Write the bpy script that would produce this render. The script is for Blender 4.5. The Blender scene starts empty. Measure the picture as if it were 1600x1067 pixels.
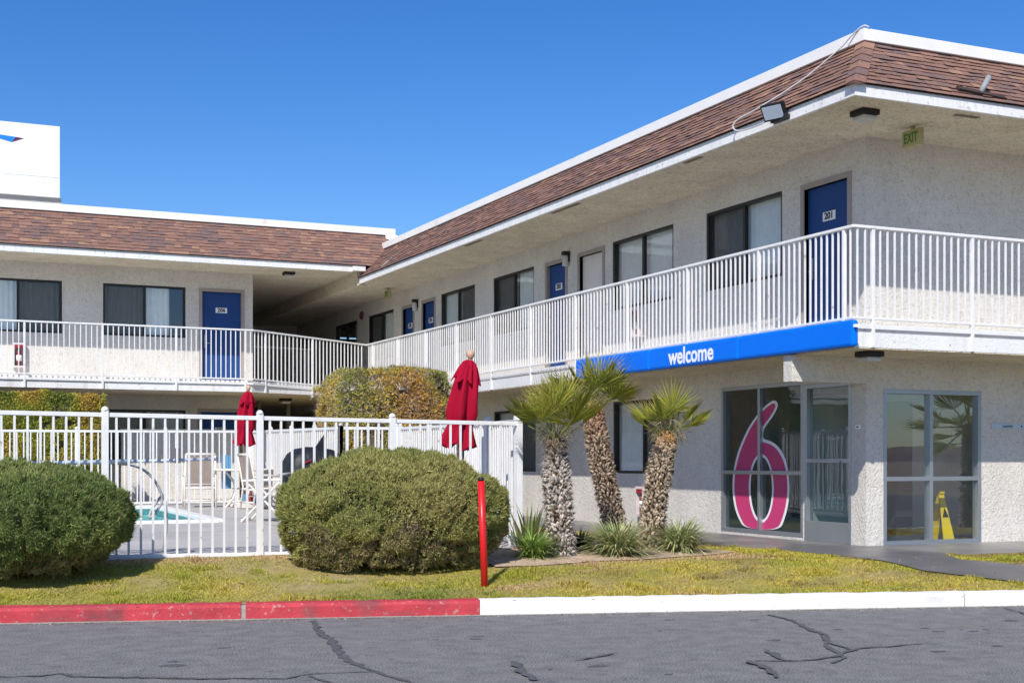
import bpy, bmesh, math, random
import numpy as np
from mathutils import Vector, Matrix
random.seed(7); rng = np.random.default_rng(11)
R = math.radians
sc = bpy.context.scene
COL = sc.collection
# ------------------------------------------------------------------ camera, sky, sun
TH = math.atan(.4559)
CAM = Vector((-11.302, -13.860, 1.40))
cd = bpy.data.cameras.new('camera'); co = bpy.data.objects.new('camera', cd); COL.objects.link(co)
co.location = CAM; co.rotation_euler = (R(90), 0, -TH)
cd.sensor_width = 36; cd.lens = 47.48; cd.shift_y = .1160; cd.clip_end = 3000
sc.camera = co
SUN_EL = R(42.9); SAZ = R(39.1)                      # azimuth measured from the front wall's normal
sdir = Vector((math.sin(SAZ)*math.cos(SUN_EL), math.cos(SAZ)*math.cos(SUN_EL), -math.sin(SUN_EL)))
w = bpy.data.worlds.new('World'); sc.world = w; w.use_nodes = True
nt = w.node_tree; bg = nt.nodes['Background']
sky = nt.nodes.new('ShaderNodeTexSky'); sky.sky_type = 'NISHITA'; sky.sun_disc = False
sky.sun_elevation = SUN_EL; sky.sun_rotation = math.atan2(-sdir.x, -sdir.y)
sky.altitude = 600; sky.air_density = 1.0; sky.dust_density = 0.6; sky.ozone_density = 4.0
hs = nt.nodes.new('ShaderNodeHueSaturation'); hs.inputs['Hue'].default_value = .511; hs.inputs['Saturation'].default_value = 1.32
nt.links.new(sky.outputs[0], hs.inputs['Color']); nt.links.new(hs.outputs[0], bg.inputs[0]); bg.inputs[1].default_value = .126
sl = bpy.data.lights.new('sun', 'SUN'); so = bpy.data.objects.new('sun', sl); COL.objects.link(so)
sl.energy = 4.3; sl.angle = R(.53); sl.color = (1, .955, .88)
so.rotation_euler = sdir.to_track_quat('-Z', 'Y').to_euler(); so.location = (-20, -25, 30)
sc.view_settings.view_transform = 'Standard'; sc.view_settings.look = 'None'
sc.view_settings.exposure = 0.20; sc.view_settings.gamma = 1; sc.view_settings.use_curve_mapping = False

# ------------------------------------------------------------------ materials
def mat(name, col, rough=.7, metal=0, spec=.4, col2=None, scale=6, lo=.4, hi=.6, bump=0, bscale=40, bdist=.01,
        var=.12, vscale=2.5, dist=0, attr=False, coat=0, detail=5, col3=None, scale3=.6, lo3=.55, hi3=.65, trans=0, streak=None):
    m = bpy.data.materials.new(name); m.use_nodes = True; n = m.node_tree.nodes; l = m.node_tree.links
    b = n['Principled BSDF']; b.inputs['Roughness'].default_value = rough; b.inputs['Metallic'].default_value = metal
    b.inputs['Specular IOR Level'].default_value = spec
    if coat: b.inputs['Coat Weight'].default_value = coat
    geo = n.new('ShaderNodeNewGeometry')
    def noise(s, d=detail, di=0):
        t = n.new('ShaderNodeTexNoise'); t.inputs['Scale'].default_value = s; t.inputs['Detail'].default_value = d
        t.inputs['Distortion'].default_value = di; l.new(geo.outputs['Position'], t.inputs['Vector']); return t.outputs['Fac']
    def ramp(f, a, b_):
        r = n.new('ShaderNodeMapRange'); r.inputs[1].default_value = a; r.inputs[2].default_value = b_; l.new(f, r.inputs[0]); return r.outputs[0]
    def mix(f, a, b_, mode='MIX'):
        x = n.new('ShaderNodeMix'); x.data_type = 'RGBA'; x.blend_type = mode
        if isinstance(f, float): x.inputs[0].default_value = f
        else: l.new(f, x.inputs[0])
        for i, v in ((6, a), (7, b_)):
            if isinstance(v, tuple): x.inputs[i].default_value = (*v, 1)
            else: l.new(v, x.inputs[i])
        return x.outputs[2]
    if attr:
        a = n.new('ShaderNodeAttribute'); a.attribute_name = 'Col'; c = a.outputs['Color']
    else: c = col
    if col2: c = mix(ramp(noise(scale, detail, dist), lo, hi), c, col2)
    if col3: c = mix(ramp(noise(scale3, 4), lo3, hi3), c, col3)
    if streak:                                       # rain streaks and grime with a shape of their own
        mp = n.new('ShaderNodeMapping'); mp.inputs['Scale'].default_value = (7, 7, .6); l.new(geo.outputs['Position'], mp.inputs['Vector'])
        t = n.new('ShaderNodeTexNoise'); t.inputs['Scale'].default_value = 1; t.inputs['Detail'].default_value = 6; l.new(mp.outputs[0], t.inputs['Vector'])
        c = mix(ramp(t.outputs['Fac'], .56, .86), c, streak)
    if var:
        k = ramp(noise(vscale, 6), .25, .75)
        rr = n.new('ShaderNodeMapRange'); rr.inputs[3].default_value = 1-var; rr.inputs[4].default_value = 1+var; l.new(k, rr.inputs[0])
        cc = n.new('ShaderNodeCombineColor'); [l.new(rr.outputs[0], cc.inputs[i]) for i in range(3)]
        c = mix(1.0, c, cc.outputs[0], 'MULTIPLY')
    if isinstance(c, tuple): b.inputs['Base Color'].default_value = (*c, 1)
    else: l.new(c, b.inputs['Base Color'])
    if bump:
        bp = n.new('ShaderNodeBump'); bp.inputs['Strength'].default_value = bump; bp.inputs['Distance'].default_value = bdist
        l.new(noise(bscale, 5, 1.2), bp.inputs['Height']); l.new(bp.outputs[0], b.inputs['Normal'])
    if trans:
        t = n.new('ShaderNodeBsdfTranslucent'); ms = n.new('ShaderNodeMixShader'); ms.inputs[0].default_value = trans
        if isinstance(c, tuple): t.inputs[0].default_value = (*c, 1)
        else: l.new(c, t.inputs[0])
        l.new(b.outputs[0], ms.inputs[1]); l.new(t.outputs[0], ms.inputs[2])
        l.new(ms.outputs[0], n['Material Output'].inputs[0])
    return m
def glass_mat(name, tint, ior=1.6, film=0):
    m = bpy.data.materials.new(name); m.use_nodes = True; n = m.node_tree.nodes; l = m.node_tree.links
    n.remove(n['Principled BSDF'])
    t = n.new('ShaderNodeBsdfTransparent'); t.inputs[0].default_value = (*tint, 1)
    g = n.new('ShaderNodeBsdfGlossy'); g.inputs['Roughness'].default_value = .01; g.inputs[0].default_value = (.95, .97, 1, 1)
    f = n.new('ShaderNodeFresnel'); geo = n.new('ShaderNodeNewGeometry')
    mr = n.new('ShaderNodeMapRange'); mr.inputs[3].default_value = ior; mr.inputs[4].default_value = 1/ior      # a thin pane reflects alike from both sides
    l.new(geo.outputs['Backfacing'], mr.inputs[0]); l.new(mr.outputs[0], f.inputs[0])
    tx = n.new('ShaderNodeTexNoise'); tx.inputs['Scale'].default_value = 1.3; l.new(geo.outputs['Position'], tx.inputs['Vector'])
    bp = n.new('ShaderNodeBump'); bp.inputs['Strength'].default_value = .06; bp.inputs['Distance'].default_value = .02; l.new(tx.outputs['Fac'], bp.inputs['Height'])
    l.new(bp.outputs[0], g.inputs['Normal'])
    ms = n.new('ShaderNodeMixShader'); l.new(f.outputs[0], ms.inputs[0]); l.new(t.outputs[0], ms.inputs[1]); l.new(g.outputs[0], ms.inputs[2])
    if film:
        d = n.new('ShaderNodeBsdfDiffuse'); d.inputs[0].default_value = (.30,.50,.50,1); m2 = n.new('ShaderNodeMixShader'); m2.inputs[0].default_value = film
        l.new(t.outputs[0], m2.inputs[1]); l.new(d.outputs[0], m2.inputs[2]); l.new(m2.outputs[0], ms.inputs[1])
    l.new(ms.outputs[0], n['Material Output'].inputs[0]); return m
def screen_mat(name):
    m = bpy.data.materials.new(name); m.use_nodes = True; n = m.node_tree.nodes; l = m.node_tree.links
    b = n['Principled BSDF']; b.inputs['Base Color'].default_value = (.02, .02, .021, 1); b.inputs['Roughness'].default_value = .7
    t = n.new('ShaderNodeBsdfTransparent'); ms = n.new('ShaderNodeMixShader'); ms.inputs[0].default_value = .50
    l.new(b.outputs[0], ms.inputs[2]); l.new(t.outputs[0], ms.inputs[1]); l.new(ms.outputs[0], n['Material Output'].inputs[0]); return m
MT = dict(
 stucco=mat('stucco', (.69,.655,.60), .9, spec=.2, bump=1.0, bscale=22, bdist=.017, var=.10, vscale=1.2, col2=(.50,.465,.415), scale=24, lo=.50, hi=.68, dist=1.6, streak=(.57,.53,.475)),
 stucco_soffit=mat('stucco_soffit', (.72,.64,.50), .9, spec=.2, bump=1.0, bscale=13, bdist=.030, var=.12, vscale=2, col2=(.46,.39,.28), scale=16, lo=.48, hi=.66, dist=1.8),
 fascia=mat('peeling_white_paint', (.80,.79,.77), .6, col2=(.52,.51,.50), scale=20, lo=.58, hi=.70, var=.06, streak=(.60,.56,.52), bump=.3, bscale=60, bdist=.004),
 coping=mat('white_metal_coping', (.84,.82,.79), .45, var=.04, col2=(.70,.58,.45), scale=1.1, lo=.66, hi=.72),
 white=mat('white_paint', (.79,.78,.765), .45, var=.07, vscale=7, col2=(.52,.44,.37), scale=13, lo=.66, hi=.74, streak=(.70,.67,.63)),
 slabedge=mat('white_painted_slab', (.78,.77,.755), .8, var=.06, bump=.7, bscale=20, bdist=.012, col2=(.5,.45,.40), scale=11, lo=.66, hi=.72, streak=(.60,.56,.51)),
 walkfloor=mat('balcony_floor', (.42,.40,.37), .8, bump=.3),
 dark=mat('bronze_aluminium', (.018,.017,.016), .45, var=.1), alu=mat('mill_aluminium', (.42,.45,.48), .38, metal=.75, var=.06),
 blue=mat('blue_door_paint', (.016,.062,.215), .6, spec=.25, var=.06), taupe=mat('taupe_trim', (.36,.31,.28), .7, var=.08),
 paledoor=mat('pale_door_paint', (.74,.68,.61), .6, var=.06),
 sign=mat('blue_sign_acrylic', (.0,.17,.83), .45, spec=.15, var=.03), text=mat('sign_white', (.88,.88,.88), .4, var=0),
 black=mat('black_print', (.012,.012,.012), .5, var=0), blackmetal=mat('black_metal', (.012,.012,.013), .5),
 glass=glass_mat('window_glass', (.86,.90,.90), 1.5), shopglass=glass_mat('storefront_glass', (.52,.60,.60), 1.6, .06), frontglass=glass_mat('reflective_storefront_glass', (.90,.95,.94), 2.6, .0), skyglass=glass_mat('reflective_window_glass', (.9,.94,.94), 2.0),
 screen=screen_mat('insect_screen'),
 curtain=mat('curtain_cloth', (.84,.83,.80), .9, var=.06, vscale=6), curtaind=mat('lined_curtain_cloth', (.55,.53,.49), .9, var=.1, vscale=6),
 pink=mat('pink_decal', (.56,.045,.17), .4, var=.02), decalw=mat('decal_white', (.84,.83,.85), .4, var=0),
 inwall=mat('interior_wall', (.66,.66,.62), .8), infloor=mat('interior_tile', (.30,.28,.25), .35, var=.1), indark=mat('interior_dark', (.03,.03,.03), .7),
 yellow=mat('yellow_plastic', (.78,.55,.01), .4, var=.05), redpaint=mat('red_paint', (.66,.014,.018), .32, var=.08, vscale=8),
 kerbred=mat('worn_red_kerb_paint', (.49,.045,.060), .75, var=.16, vscale=7, bump=.7, bscale=35, bdist=.010, col2=(.44,.26,.23), scale=22, lo=.60, hi=.72, col3=(.24,.06,.065), scale3=3.2, lo3=.48, hi3=.68),
 kerbwhite=mat('white_kerb_paint', (.82,.81,.79), .7, var=.05, bump=.4, bscale=30, bdist=.006, col2=(.5,.46,.42), scale=12, lo=.66, hi=.74, col3=(.66,.63,.59), scale3=1.7, lo3=.52, hi3=.72),
 concrete=mat('concrete', (.40,.375,.34), .85, var=.14, vscale=1.8, bump=.3, bscale=50, bdist=.004, col2=(.33,.31,.28), scale=1.2, lo=.45, hi=.6),
 gutter=mat('gutter_concrete', (.34,.32,.28), .9, var=.2, vscale=5, bump=.4, bscale=40, bdist=.006),
 deck=mat('pool_deck_concrete', (.47,.445,.415), .85, var=.08, vscale=1.2, bump=.2, bscale=60, bdist=.003, col2=(.40,.385,.37), scale=.5, lo=.45, hi=.6),
 walk=mat('damp_dark_walkway', (.155,.145,.14), .42, spec=.5, var=.22, vscale=1.6, bump=.15, bscale=70, bdist=.002, col2=(.25,.235,.215), scale=.7, lo=.45, hi=.62),
 asphalt=mat('asphalt', (.355,.342,.328), .92, spec=.2, streak=(.135,.132,.132), var=.20, vscale=5, bump=1.0, bscale=120, bdist=.010, detail=2, col2=(.088,.087,.091), scale=78, lo=.36, hi=.66, col3=(.250,.236,.215), scale3=1.3, lo3=.50, hi3=.85),
 tar=mat('crack_sealant', (.098,.096,.098), .8, var=.3, vscale=25, bump=.6, bscale=90, col2=(.15,.148,.15), scale=60, lo=.52, hi=.66),
 stain=mat('oil_stain', (.085,.083,.085), .85, var=.3, vscale=35, col2=(.15,.147,.15), scale=50, lo=.45, hi=.62),
 soil=mat('dry_soil_thatch', (.62,.46,.32), 1, var=.25, vscale=14, bump=.9, bscale=50, bdist=.03, col2=(.46,.34,.23), scale=9, lo=.5, hi=.7),
 lawn=mat('lawn_thatch', (.37,.30,.085), 1, var=.25, vscale=8, bump=.8, bscale=60, bdist=.02, col2=(.40,.31,.15), scale=1.2, lo=.5, hi=.65),
 grass=mat('grass_blades', (0,0,0), .75, attr=True, var=0, spec=.15, trans=.35), leaf=mat('leaves', (0,0,0), .55, attr=True, var=0, spec=.3, trans=.3),
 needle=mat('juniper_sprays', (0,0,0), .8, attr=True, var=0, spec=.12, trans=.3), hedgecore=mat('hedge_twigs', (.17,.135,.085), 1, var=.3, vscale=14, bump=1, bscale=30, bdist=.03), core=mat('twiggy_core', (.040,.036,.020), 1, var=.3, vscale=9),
 twig=mat('grey_twigs', (.30,.25,.21), .9, var=.25, vscale=12), bark=mat('palm_trunk_fibre', (.030,.019,.012), 1, var=.35, vscale=15, bump=1, bscale=30, bdist=.03),
 boot=mat('palm_leaf_base', (0,0,0), .9, attr=True, var=.15, vscale=30, spec=.15),
 water=mat('pool_water', (.26,.60,.57), .06, var=.08, vscale=3, bump=.12, bscale=5, bdist=.02), tile=mat('pool_tile', (.30,.55,.55), .4, var=.2, vscale=14),
 umb=mat('burgundy_canvas', (.37,.004,.028), .85, spec=.15, var=.12, vscale=5, trans=.12), wood=mat('bleached_wood', (.56,.36,.25), .7, var=.2, vscale=18),
 cream=mat('cream_resin', (.74,.68,.60), .5, var=.06), sling=mat('taupe_sling', (.33,.26,.215), .8, var=.1, vscale=9),
 cover=mat('black_vinyl_cover', (.014,.015,.019), .5, var=.2, bump=.4, bscale=7, bdist=.03),
 towel=mat('blue_towel', (.10,.26,.42), .9), hose=mat('grey_hose', (.42,.44,.46), .5), pole=mat('pale_blue_pole', (.50,.58,.68), .35, var=.05),
 lens=mat('lamp_lens', (.55,.55,.52), .35), extin=mat('cabinet_white', (.66,.58,.57), .5), extred=mat('extinguisher_red', (.30,.02,.03), .4),
 green=mat('exit_green', (.06,.22,.03), .5, var=0), exity=mat('aged_cream_plastic', (.42,.38,.19), .5),
 roofdeck=mat('roof_membrane', (.5,.48,.45), .9), pipe=mat('grey_vent_pipe', (.30,.31,.32), .6), cable=mat('grey_cable', (.55,.55,.56), .5),
 signbox=mat('white_sign_panel', (.84,.84,.84), .5, var=.02), signbase=mat('grey_base', (.42,.40,.37), .8), emblue=mat('emblem_blue', (.02,.22,.72), .4, var=0), emred=mat('emblem_maroon', (.12,.02,.07), .4, var=0),
 felt=mat('roof_felt', (.055,.036,.032), 1, var=.2, vscale=20), ventbrown=mat('vent_brown', (.20,.165,.12), .9), extbody=mat('extinguisher_body', (.15,.03,.03), .4), ground=mat('desert_ground', (.33,.27,.20), 1, var=.2, vscale=.3), rock=mat('desert_hill', (.22,.17,.14), 1, var=.25, vscale=.02),
)
SHC = [(.240,.138,.108), (.280,.160,.122), (.210,.128,.106), (.185,.122,.112), (.330,.195,.135), (.245,.136,.106)]
SHM = [mat('shingle_%s' % n_, c, .95, spec=.15, var=.22, vscale=45, bump=.5, bscale=150, bdist=.004, detail=3) for n_, c in zip(('russet','terracotta','umber','plum','tan','brick'), SHC)]

# ------------------------------------------------------------------ object helpers
OFF = {}
def mk(name, data, parent=None, loc=None):
    o = bpy.data.objects.new(name, data); COL.objects.link(o)
    if parent is not None:
        o.parent = parent; base = OFF[parent.name]
        o.location = Vector(loc) - base if loc is not None else (0, 0, 0)
        OFF[o.name] = Vector(loc) if loc is not None else base.copy()
    else:
        o.location = loc if loc is not None else (0, 0, 0); OFF[o.name] = Vector(o.location)
    return o
def tag(o, label=None, cat=None, group=None, kind=None):
    for k, v in (('label', label), ('category', cat), ('group', group), ('kind', kind)):
        if v: o[k] = v
    return o
def thing(name, label, cat, loc=(0,0,0), group=None): return tag(mk(name, None, None, loc), label, cat, group)
class MB:
    def __init__(s): s.bm = bmesh.new()
    def quad(s, *p, mi=0):
        f = s.bm.faces.new([s.bm.verts.new(q) for q in p]); f.material_index = mi; return f
    def box(s, x0, x1, y0, y1, z0, z1, bev=0, mi=0):
        return s.obox(((x0+x1)/2, (y0+y1)/2, (z0+z1)/2), (1,0,0), (0,1,0), (0,0,1), abs(x1-x0)/2, abs(y1-y0)/2, abs(z1-z0)/2, bev, mi)
    def obox(s, c, ax, ay, az, hx, hy, hz, bev=0, mi=0):
        c = Vector(c); ax, ay, az = (Vector(v).normalized() for v in (ax, ay, az))
        v = [s.bm.verts.new(c + ax*hx*i + ay*hy*j + az*hz*k) for k in (-1,1) for j in (-1,1) for i in (-1,1)]
        fs = [s.bm.faces.new([v[i] for i in q]) for q in ((0,2,3,1),(4,5,7,6),(0,1,5,4),(2,6,7,3),(0,4,6,2),(1,3,7,5))]
        for f in fs: f.material_index = mi
        if bev:
            r = bmesh.ops.bevel(s.bm, geom=list({e for f in fs for e in f.edges}), offset=bev, segments=2, affect='EDGES', profile=.5)
            for f in r['faces']: f.material_index = mi
        return s
    def beam(s, a, b, wx, wy, up=(0,0,1), bev=0, mi=0):
        a, b = Vector(a), Vector(b); d = (b-a).normalized(); u = Vector(up)
        if abs(d.dot(u)) > .98: u = Vector((1,0,0))
        sd = d.cross(u).normalized(); u = sd.cross(d)
        return s.obox((a+b)/2, d, sd, u, (b-a).length/2, wx/2, wy/2, bev, mi)
    def tube(s, pts, r, n=8, mi=0, cap=True):
        pts = [Vector(p) for p in pts]; N = len(pts); rs = r if isinstance(r, (list, tuple)) else [r]*N; rings = []
        ref = Vector((0,0,1))
        if abs((pts[-1]-pts[0]).normalized().dot(ref)) > .9: ref = Vector((1,0,0))
        for i, p in enumerate(pts):
            d = (pts[min(i+1,N-1)] - pts[max(i-1,0)]).normalized()
            sd = d.cross(ref)
            if sd.length < 1e-4: sd = d.cross(Vector((0,1,0)))
            sd.normalize(); u = sd.cross(d)
            rings.append([s.bm.verts.new(p + (sd*math.cos(2*math.pi*k/n) + u*math.sin(2*math.pi*k/n))*rs[i]) for k in range(n)])
        for i in range(N-1):
            for k in range(n):
                f = s.bm.faces.new((rings[i][k], rings[i][(k+1)%n], rings[i+1][(k+1)%n], rings[i+1][k])); f.material_index = mi; f.smooth = True
        if cap:
            for rg in (rings[0][::-1], rings[-1]): s.bm.faces.new(rg).material_index = mi
        return s
    def prism(s, poly, fn, t0, t1, mi=0):
        a = [s.bm.verts.new(fn(u, v, t0)) for u, v in poly]; b = [s.bm.verts.new(fn(u, v, t1)) for u, v in poly]; n = len(poly)
        for f in [s.bm.faces.new(a[::-1]), s.bm.faces.new(b)] + [s.bm.faces.new((a[i], a[(i+1)%n], b[(i+1)%n], b[i])) for i in range(n)]: f.material_index = mi
        return s
    def lathe(s, prof, c, n=20, mi=0, fn=None):
        c = Vector(c); rings = []
        for r, z in prof:
            rings.append([s.bm.verts.new(c + Vector(((fn(k, n, z, r) if fn else r)*math.cos(2*math.pi*k/n), (fn(k, n, z, r) if fn else r)*math.sin(2*math.pi*k/n), z))) for k in range(n)])
        for i in range(len(prof)-1):
            for k in range(n):
                f = s.bm.faces.new((rings[i][k], rings[i][(k+1)%n], rings[i+1][(k+1)%n], rings[i+1][k])); f.material_index = mi; f.smooth = True
        for rg in (rings[0][::-1], rings[-1]): s.bm.faces.new(rg).material_index = mi
        return s
    def mesh(s, name, mats, off=(0,0,0), norm=True):
        if norm: bmesh.ops.recalc_face_normals(s.bm, faces=s.bm.faces)
        if Vector(off).length: bmesh.ops.translate(s.bm, verts=s.bm.verts, vec=-Vector(off))
        me = bpy.data.meshes.new(name); s.bm.to_mesh(me); s.bm.free()
        for m in (mats if isinstance(mats, list) else [mats]): me.materials.append(m)
        return me
    def build(s, name, mats, parent=None, loc=None, norm=True):
        off = Vector(loc) if loc is not None else (OFF[parent.name] if parent is not None else Vector())
        return mk(name, s.mesh(name, mats, off, norm), parent, loc)
def npmesh(name, V, F, m, C=None):
    me = bpy.data.meshes.new(name); V = np.asarray(V, np.float32); F = np.asarray(F, np.int32); k = F.shape[1]
    me.vertices.add(len(V)); me.vertices.foreach_set('co', V.ravel()); me.loops.add(F.size); me.loops.foreach_set('vertex_index', F.ravel())
    me.polygons.add(len(F)); me.polygons.foreach_set('loop_start', np.arange(0, F.size, k, dtype=np.int32)); me.polygons.foreach_set('loop_total', np.full(len(F), k, np.int32))
    me.update(calc_edges=True)
    if C is not None:
        a = me.color_attributes.new('Col', 'FLOAT_COLOR', 'POINT'); C4 = np.ones((len(V), 4), np.float32); C4[:, :3] = C; a.data.foreach_set('color', C4.ravel())
    me.materials.append(m); return me
LAT = np.random.default_rng(5).random((64, 64, 64)).astype(np.float32)
def vnoise(P, s):
    Q = np.asarray(P)*s + 1000; i = np.floor(Q).astype(int); f = Q - i; f = f*f*(3-2*f); r = 0
    for dx in (0,1):
        for dy in (0,1):
            for dz in (0,1):
                r = r + LAT[(i[:,0]+dx)%64, (i[:,1]+dy)%64, (i[:,2]+dz)%64]*np.where(dx, f[:,0], 1-f[:,0])*np.where(dy, f[:,1], 1-f[:,1])*np.where(dz, f[:,2], 1-f[:,2])
    return r
def unit(v): return v/np.maximum(np.linalg.norm(v, axis=1, keepdims=True), 1e-9)
def text2d(s, size, off=0, extrude=.0015):
    cu = bpy.data.curves.new('lettering', 'FONT'); cu.body = s; cu.size = size; cu.align_x = 'CENTER'; cu.align_y = 'CENTER'; cu.offset = off; cu.extrude = extrude; cu.resolution_u = 4
    o = bpy.data.objects.new('lettering', cu); COL.objects.link(o); dg = bpy.context.evaluated_depsgraph_get(); dg.update()
    me = bpy.data.meshes.new_from_object(o.evaluated_get(dg)); bpy.data.objects.remove(o); bpy.data.curves.remove(cu); return me
def text_on(name, s, size, org, ex, m, parent, off=0, sx=1, ez=(0,0,1)):
    me = text2d(s, size, off); ex = Vector(ex); ez = Vector(ez); n = ex.cross(ez); o = OFF[parent.name]
    for v in me.vertices: v.co = Vector(org) + ex*v.co.x*sx + ez*v.co.y + n*v.co.z - o
    me.materials.clear(); me.materials.append(m); return mk(name, me, parent)
class Fac:      # a facade: u along the wall, w outward, z up
    def __init__(s, kind, c): s.k, s.c = kind, c
    def P(s, u, w, z): return Vector((s.c - w, u, z)) if s.k == 'x' else Vector((u, s.c - w, z))
    def box(s, mb, u0, u1, w0, w1, z0, z1, bev=0, mi=0):
        a, b = s.P(u0, w0, z0), s.P(u1, w1, z1); mb.box(min(a.x,b.x), max(a.x,b.x), min(a.y,b.y), max(a.y,b.y), z0, z1, bev, mi)
    @property
    def ex(s): return Vector((0,-1,0)) if s.k == 'x' else Vector((1,0,0))
def wall_sheet(fac, u0, u1, z0, z1, holes, depth=.14):
    mb = MB(); us = sorted({u0, u1, *[h[0] for h in holes], *[h[1] for h in holes]}); zs = sorted({z0, z1, *[h[2] for h in holes], *[h[3] for h in holes]})
    us = [u for u in us if u0 <= u <= u1]; zs = [z for z in zs if z0 <= z <= z1]
    for i in range(len(us)-1):
        for j in range(len(zs)-1):
            um, zm = (us[i]+us[i+1])/2, (zs[j]+zs[j+1])/2
            if any(h[0] < um < h[1] and h[2] < zm < h[3] for h in holes): continue
            mb.quad(fac.P(us[i],0,zs[j]), fac.P(us[i+1],0,zs[j]), fac.P(us[i+1],0,zs[j+1]), fac.P(us[i],0,zs[j+1]))
    for a, b, c, d in holes:
        mb.quad(fac.P(a,0,c), fac.P(b,0,c), fac.P(b,-depth,c), fac.P(a,-depth,c)); mb.quad(fac.P(a,0,d), fac.P(b,0,d), fac.P(b,-depth,d), fac.P(a,-depth,d))
        mb.quad(fac.P(a,0,c), fac.P(a,0,d), fac.P(a,-depth,d), fac.P(a,-depth,c)); mb.quad(fac.P(b,0,c), fac.P(b,0,d), fac.P(b,-depth,d), fac.P(b,-depth,c))
    bmesh.ops.remove_doubles(mb.bm, verts=mb.bm.verts, dist=.0005)
    return mb
def cloth(fac, u0, u1, w, z0, z1, amp=.022, per=.11):
    mb = MB(); n = max(8, int((u1-u0)/.018)); pr = None; ph = random.random()*6
    for i in range(n+1):
        u = u0 + (u1-u0)*i/n; d = amp*math.sin(2*math.pi*(u/per) + ph + .8*math.sin(u*5+ph))
        a, b = mb.bm.verts.new(fac.P(u, w+d, z0)), mb.bm.verts.new(fac.P(u, w+d*.6, z1))
        if pr: mb.bm.faces.new((pr[0], a, b, pr[1])).smooth = True
        pr = (a, b)
    return mb
def pane_mesh(fac, a, b, w, c, d):          # the face looks outward
    if fac.k == 'x': a, b = b, a
    p = MB(); p.quad(fac.P(a,w,c), fac.P(b,w,c), fac.P(b,w,d), fac.P(a,w,d)); return p
def window(parent, fac, u0, u1, z0, z1, screen='lo', cm='curtain', gap=None, fm='dark'):
    mb = MB(); t = .045; um = (u0+u1)/2
    for a, b, c, d in ((u0,u1,z0,z0+t),(u0,u1,z1-t,z1),(u0,u0+t,z0+t,z1-t),(u1-t,u1,z0+t,z1-t)): fac.box(mb, a, b, -.10, -.012, c, d)
    fac.box(mb, um-.028, um+.028, -.085, -.025, z0+t, z1-t)
    win = mb.build('window', MT[fm], parent)
    for a, b, wq in ((u0+t, um-.028, -.055), (um+.028, u1-t, -.070)):
        pane_mesh(fac, a, b, wq, z0+t, z1-t).build('pane', MT['glass' if fac.k == 'x' else 'skyglass'], win, norm=False)
    sa, sb = (u0+t, um-.028) if screen == 'lo' else (um+.028, u1-t)
    if screen:
        p = MB(); p.quad(fac.P(sa,-.035,z0+t), fac.P(sb,-.035,z0+t), fac.P(sb,-.035,z1-t), fac.P(sa,-.035,z1-t)); p.build('insect_screen', MT['screen'], win)
    segs = [(u0-.05, um), (um, u1+.05)] if gap is None else gap
    for a, b in segs:
        dk = cm if cm != 'mix' else ('curtaind' if (screen == 'lo') == (a < um-.1) else 'curtain')
        cloth(fac, a, b, -.145, z0-.05, z1+.05).build('curtain', MT[dk], win)
    return win
def door(parent, fac, u0, u1, z0, z1, num=None, m='blue', hinge='lo', trim=.075):
    mb = MB(); fac.box(mb, u0, u1, -.11, -.06, z0+.012, z1, .004)
    d = mb.build('door', MT[m], parent)
    mb = MB()
    for a, b, c, e in ((u0-trim, u0, z0, z1+trim), (u1, u1+trim, z0, z1+trim), (u0, u1, z1, z1+trim)): fac.box(mb, a, b, -.115, .016, c, e)
    mb.build('door_frame', MT['taupe'], d)
    if m == 'paledoor': return d
    hu = u1-.09 if hinge == 'lo' else u0+.09
    mb = MB(); fac.box(mb, hu-.03, hu+.03, -.058, -.048, z0+.86, z0+1.16, .004); mb.tube([fac.P(hu,-.05,z0+.97), fac.P(hu,.0,z0+.97), fac.P(hu+(-.11 if hinge=='lo' else .11),.0,z0+.97)], .011)
    mb.build('door_handle', MT['alu'], d)
    if num:
        um = (u0+u1)/2; zc = z1 - .42
        mb = MB(); fac.box(mb, um-.135, um+.135, -.0585, -.052, zc-.062, zc+.062, .004); mb.build('number_plate', MT['text'], d)
        text_on('room_number', num, .125, fac.P(um,-.0495,zc), fac.ex, MT['black'], d, .004)
    return d

# ------------------------------------------------------------------ the ground
def ramp(X, Y):                                       # the lawn climbs to the fence line along the pool deck
    r = np.clip((Y+.75)/1.25, 0, 1)*np.clip((-4.4-X)/.5, 0, 1)*np.where(np.asarray(Y) > .53, 0, 1); return .085*r*r*(3-2*r)
def zg(X, Y):
    d = ((Y+2.62) + .282*(X+6.49))/1.039; t = min(1, max(0, d/2.2)); return .13 + .16*t*t*(3-2*t) + ramp(X, Y)
def zgn(X, Y):
    t = np.clip(((Y+2.62) + .282*(X+6.49))/1.039/2.2, 0, 1); return .13 + .16*t*t*(3-2*t) + ramp(X, Y)
def deckz(X, Y): return .376 + .0107*(.4148*(X+11.302) + .9099*(Y+13.86) - 14.8)
kx = lambda X: -2.62 - .282*(X+6.49)                  # Y of the kerb's road face at its top
KD = Vector((1, -.282, 0)).normalized(); KN = Vector((.282, 1, 0)).normalized()
def kpt(X, d, z): p = Vector((X, kx(X), z)) + KN*d; return Vector((p.x, p.y, z))
mb = MB(); mb.quad((-900,-900,-.06), (900,-900,-.06), (900,900,-.06), (-900,900,-.06)); tag(mb.build('ground', MT['ground']), kind='structure')
mb = MB(); N = 60
for i in range(N):
    a, b = -30+i, -29+i
    mb.quad(kpt(a, .02, 0), kpt(b, .02, 0), kpt(b, -40, -.0), kpt(a, -40, -.0))
bmesh.ops.remove_doubles(mb.bm, verts=mb.bm.verts, dist=.001); tag(mb.build('road', MT['asphalt']), kind='structure')
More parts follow.
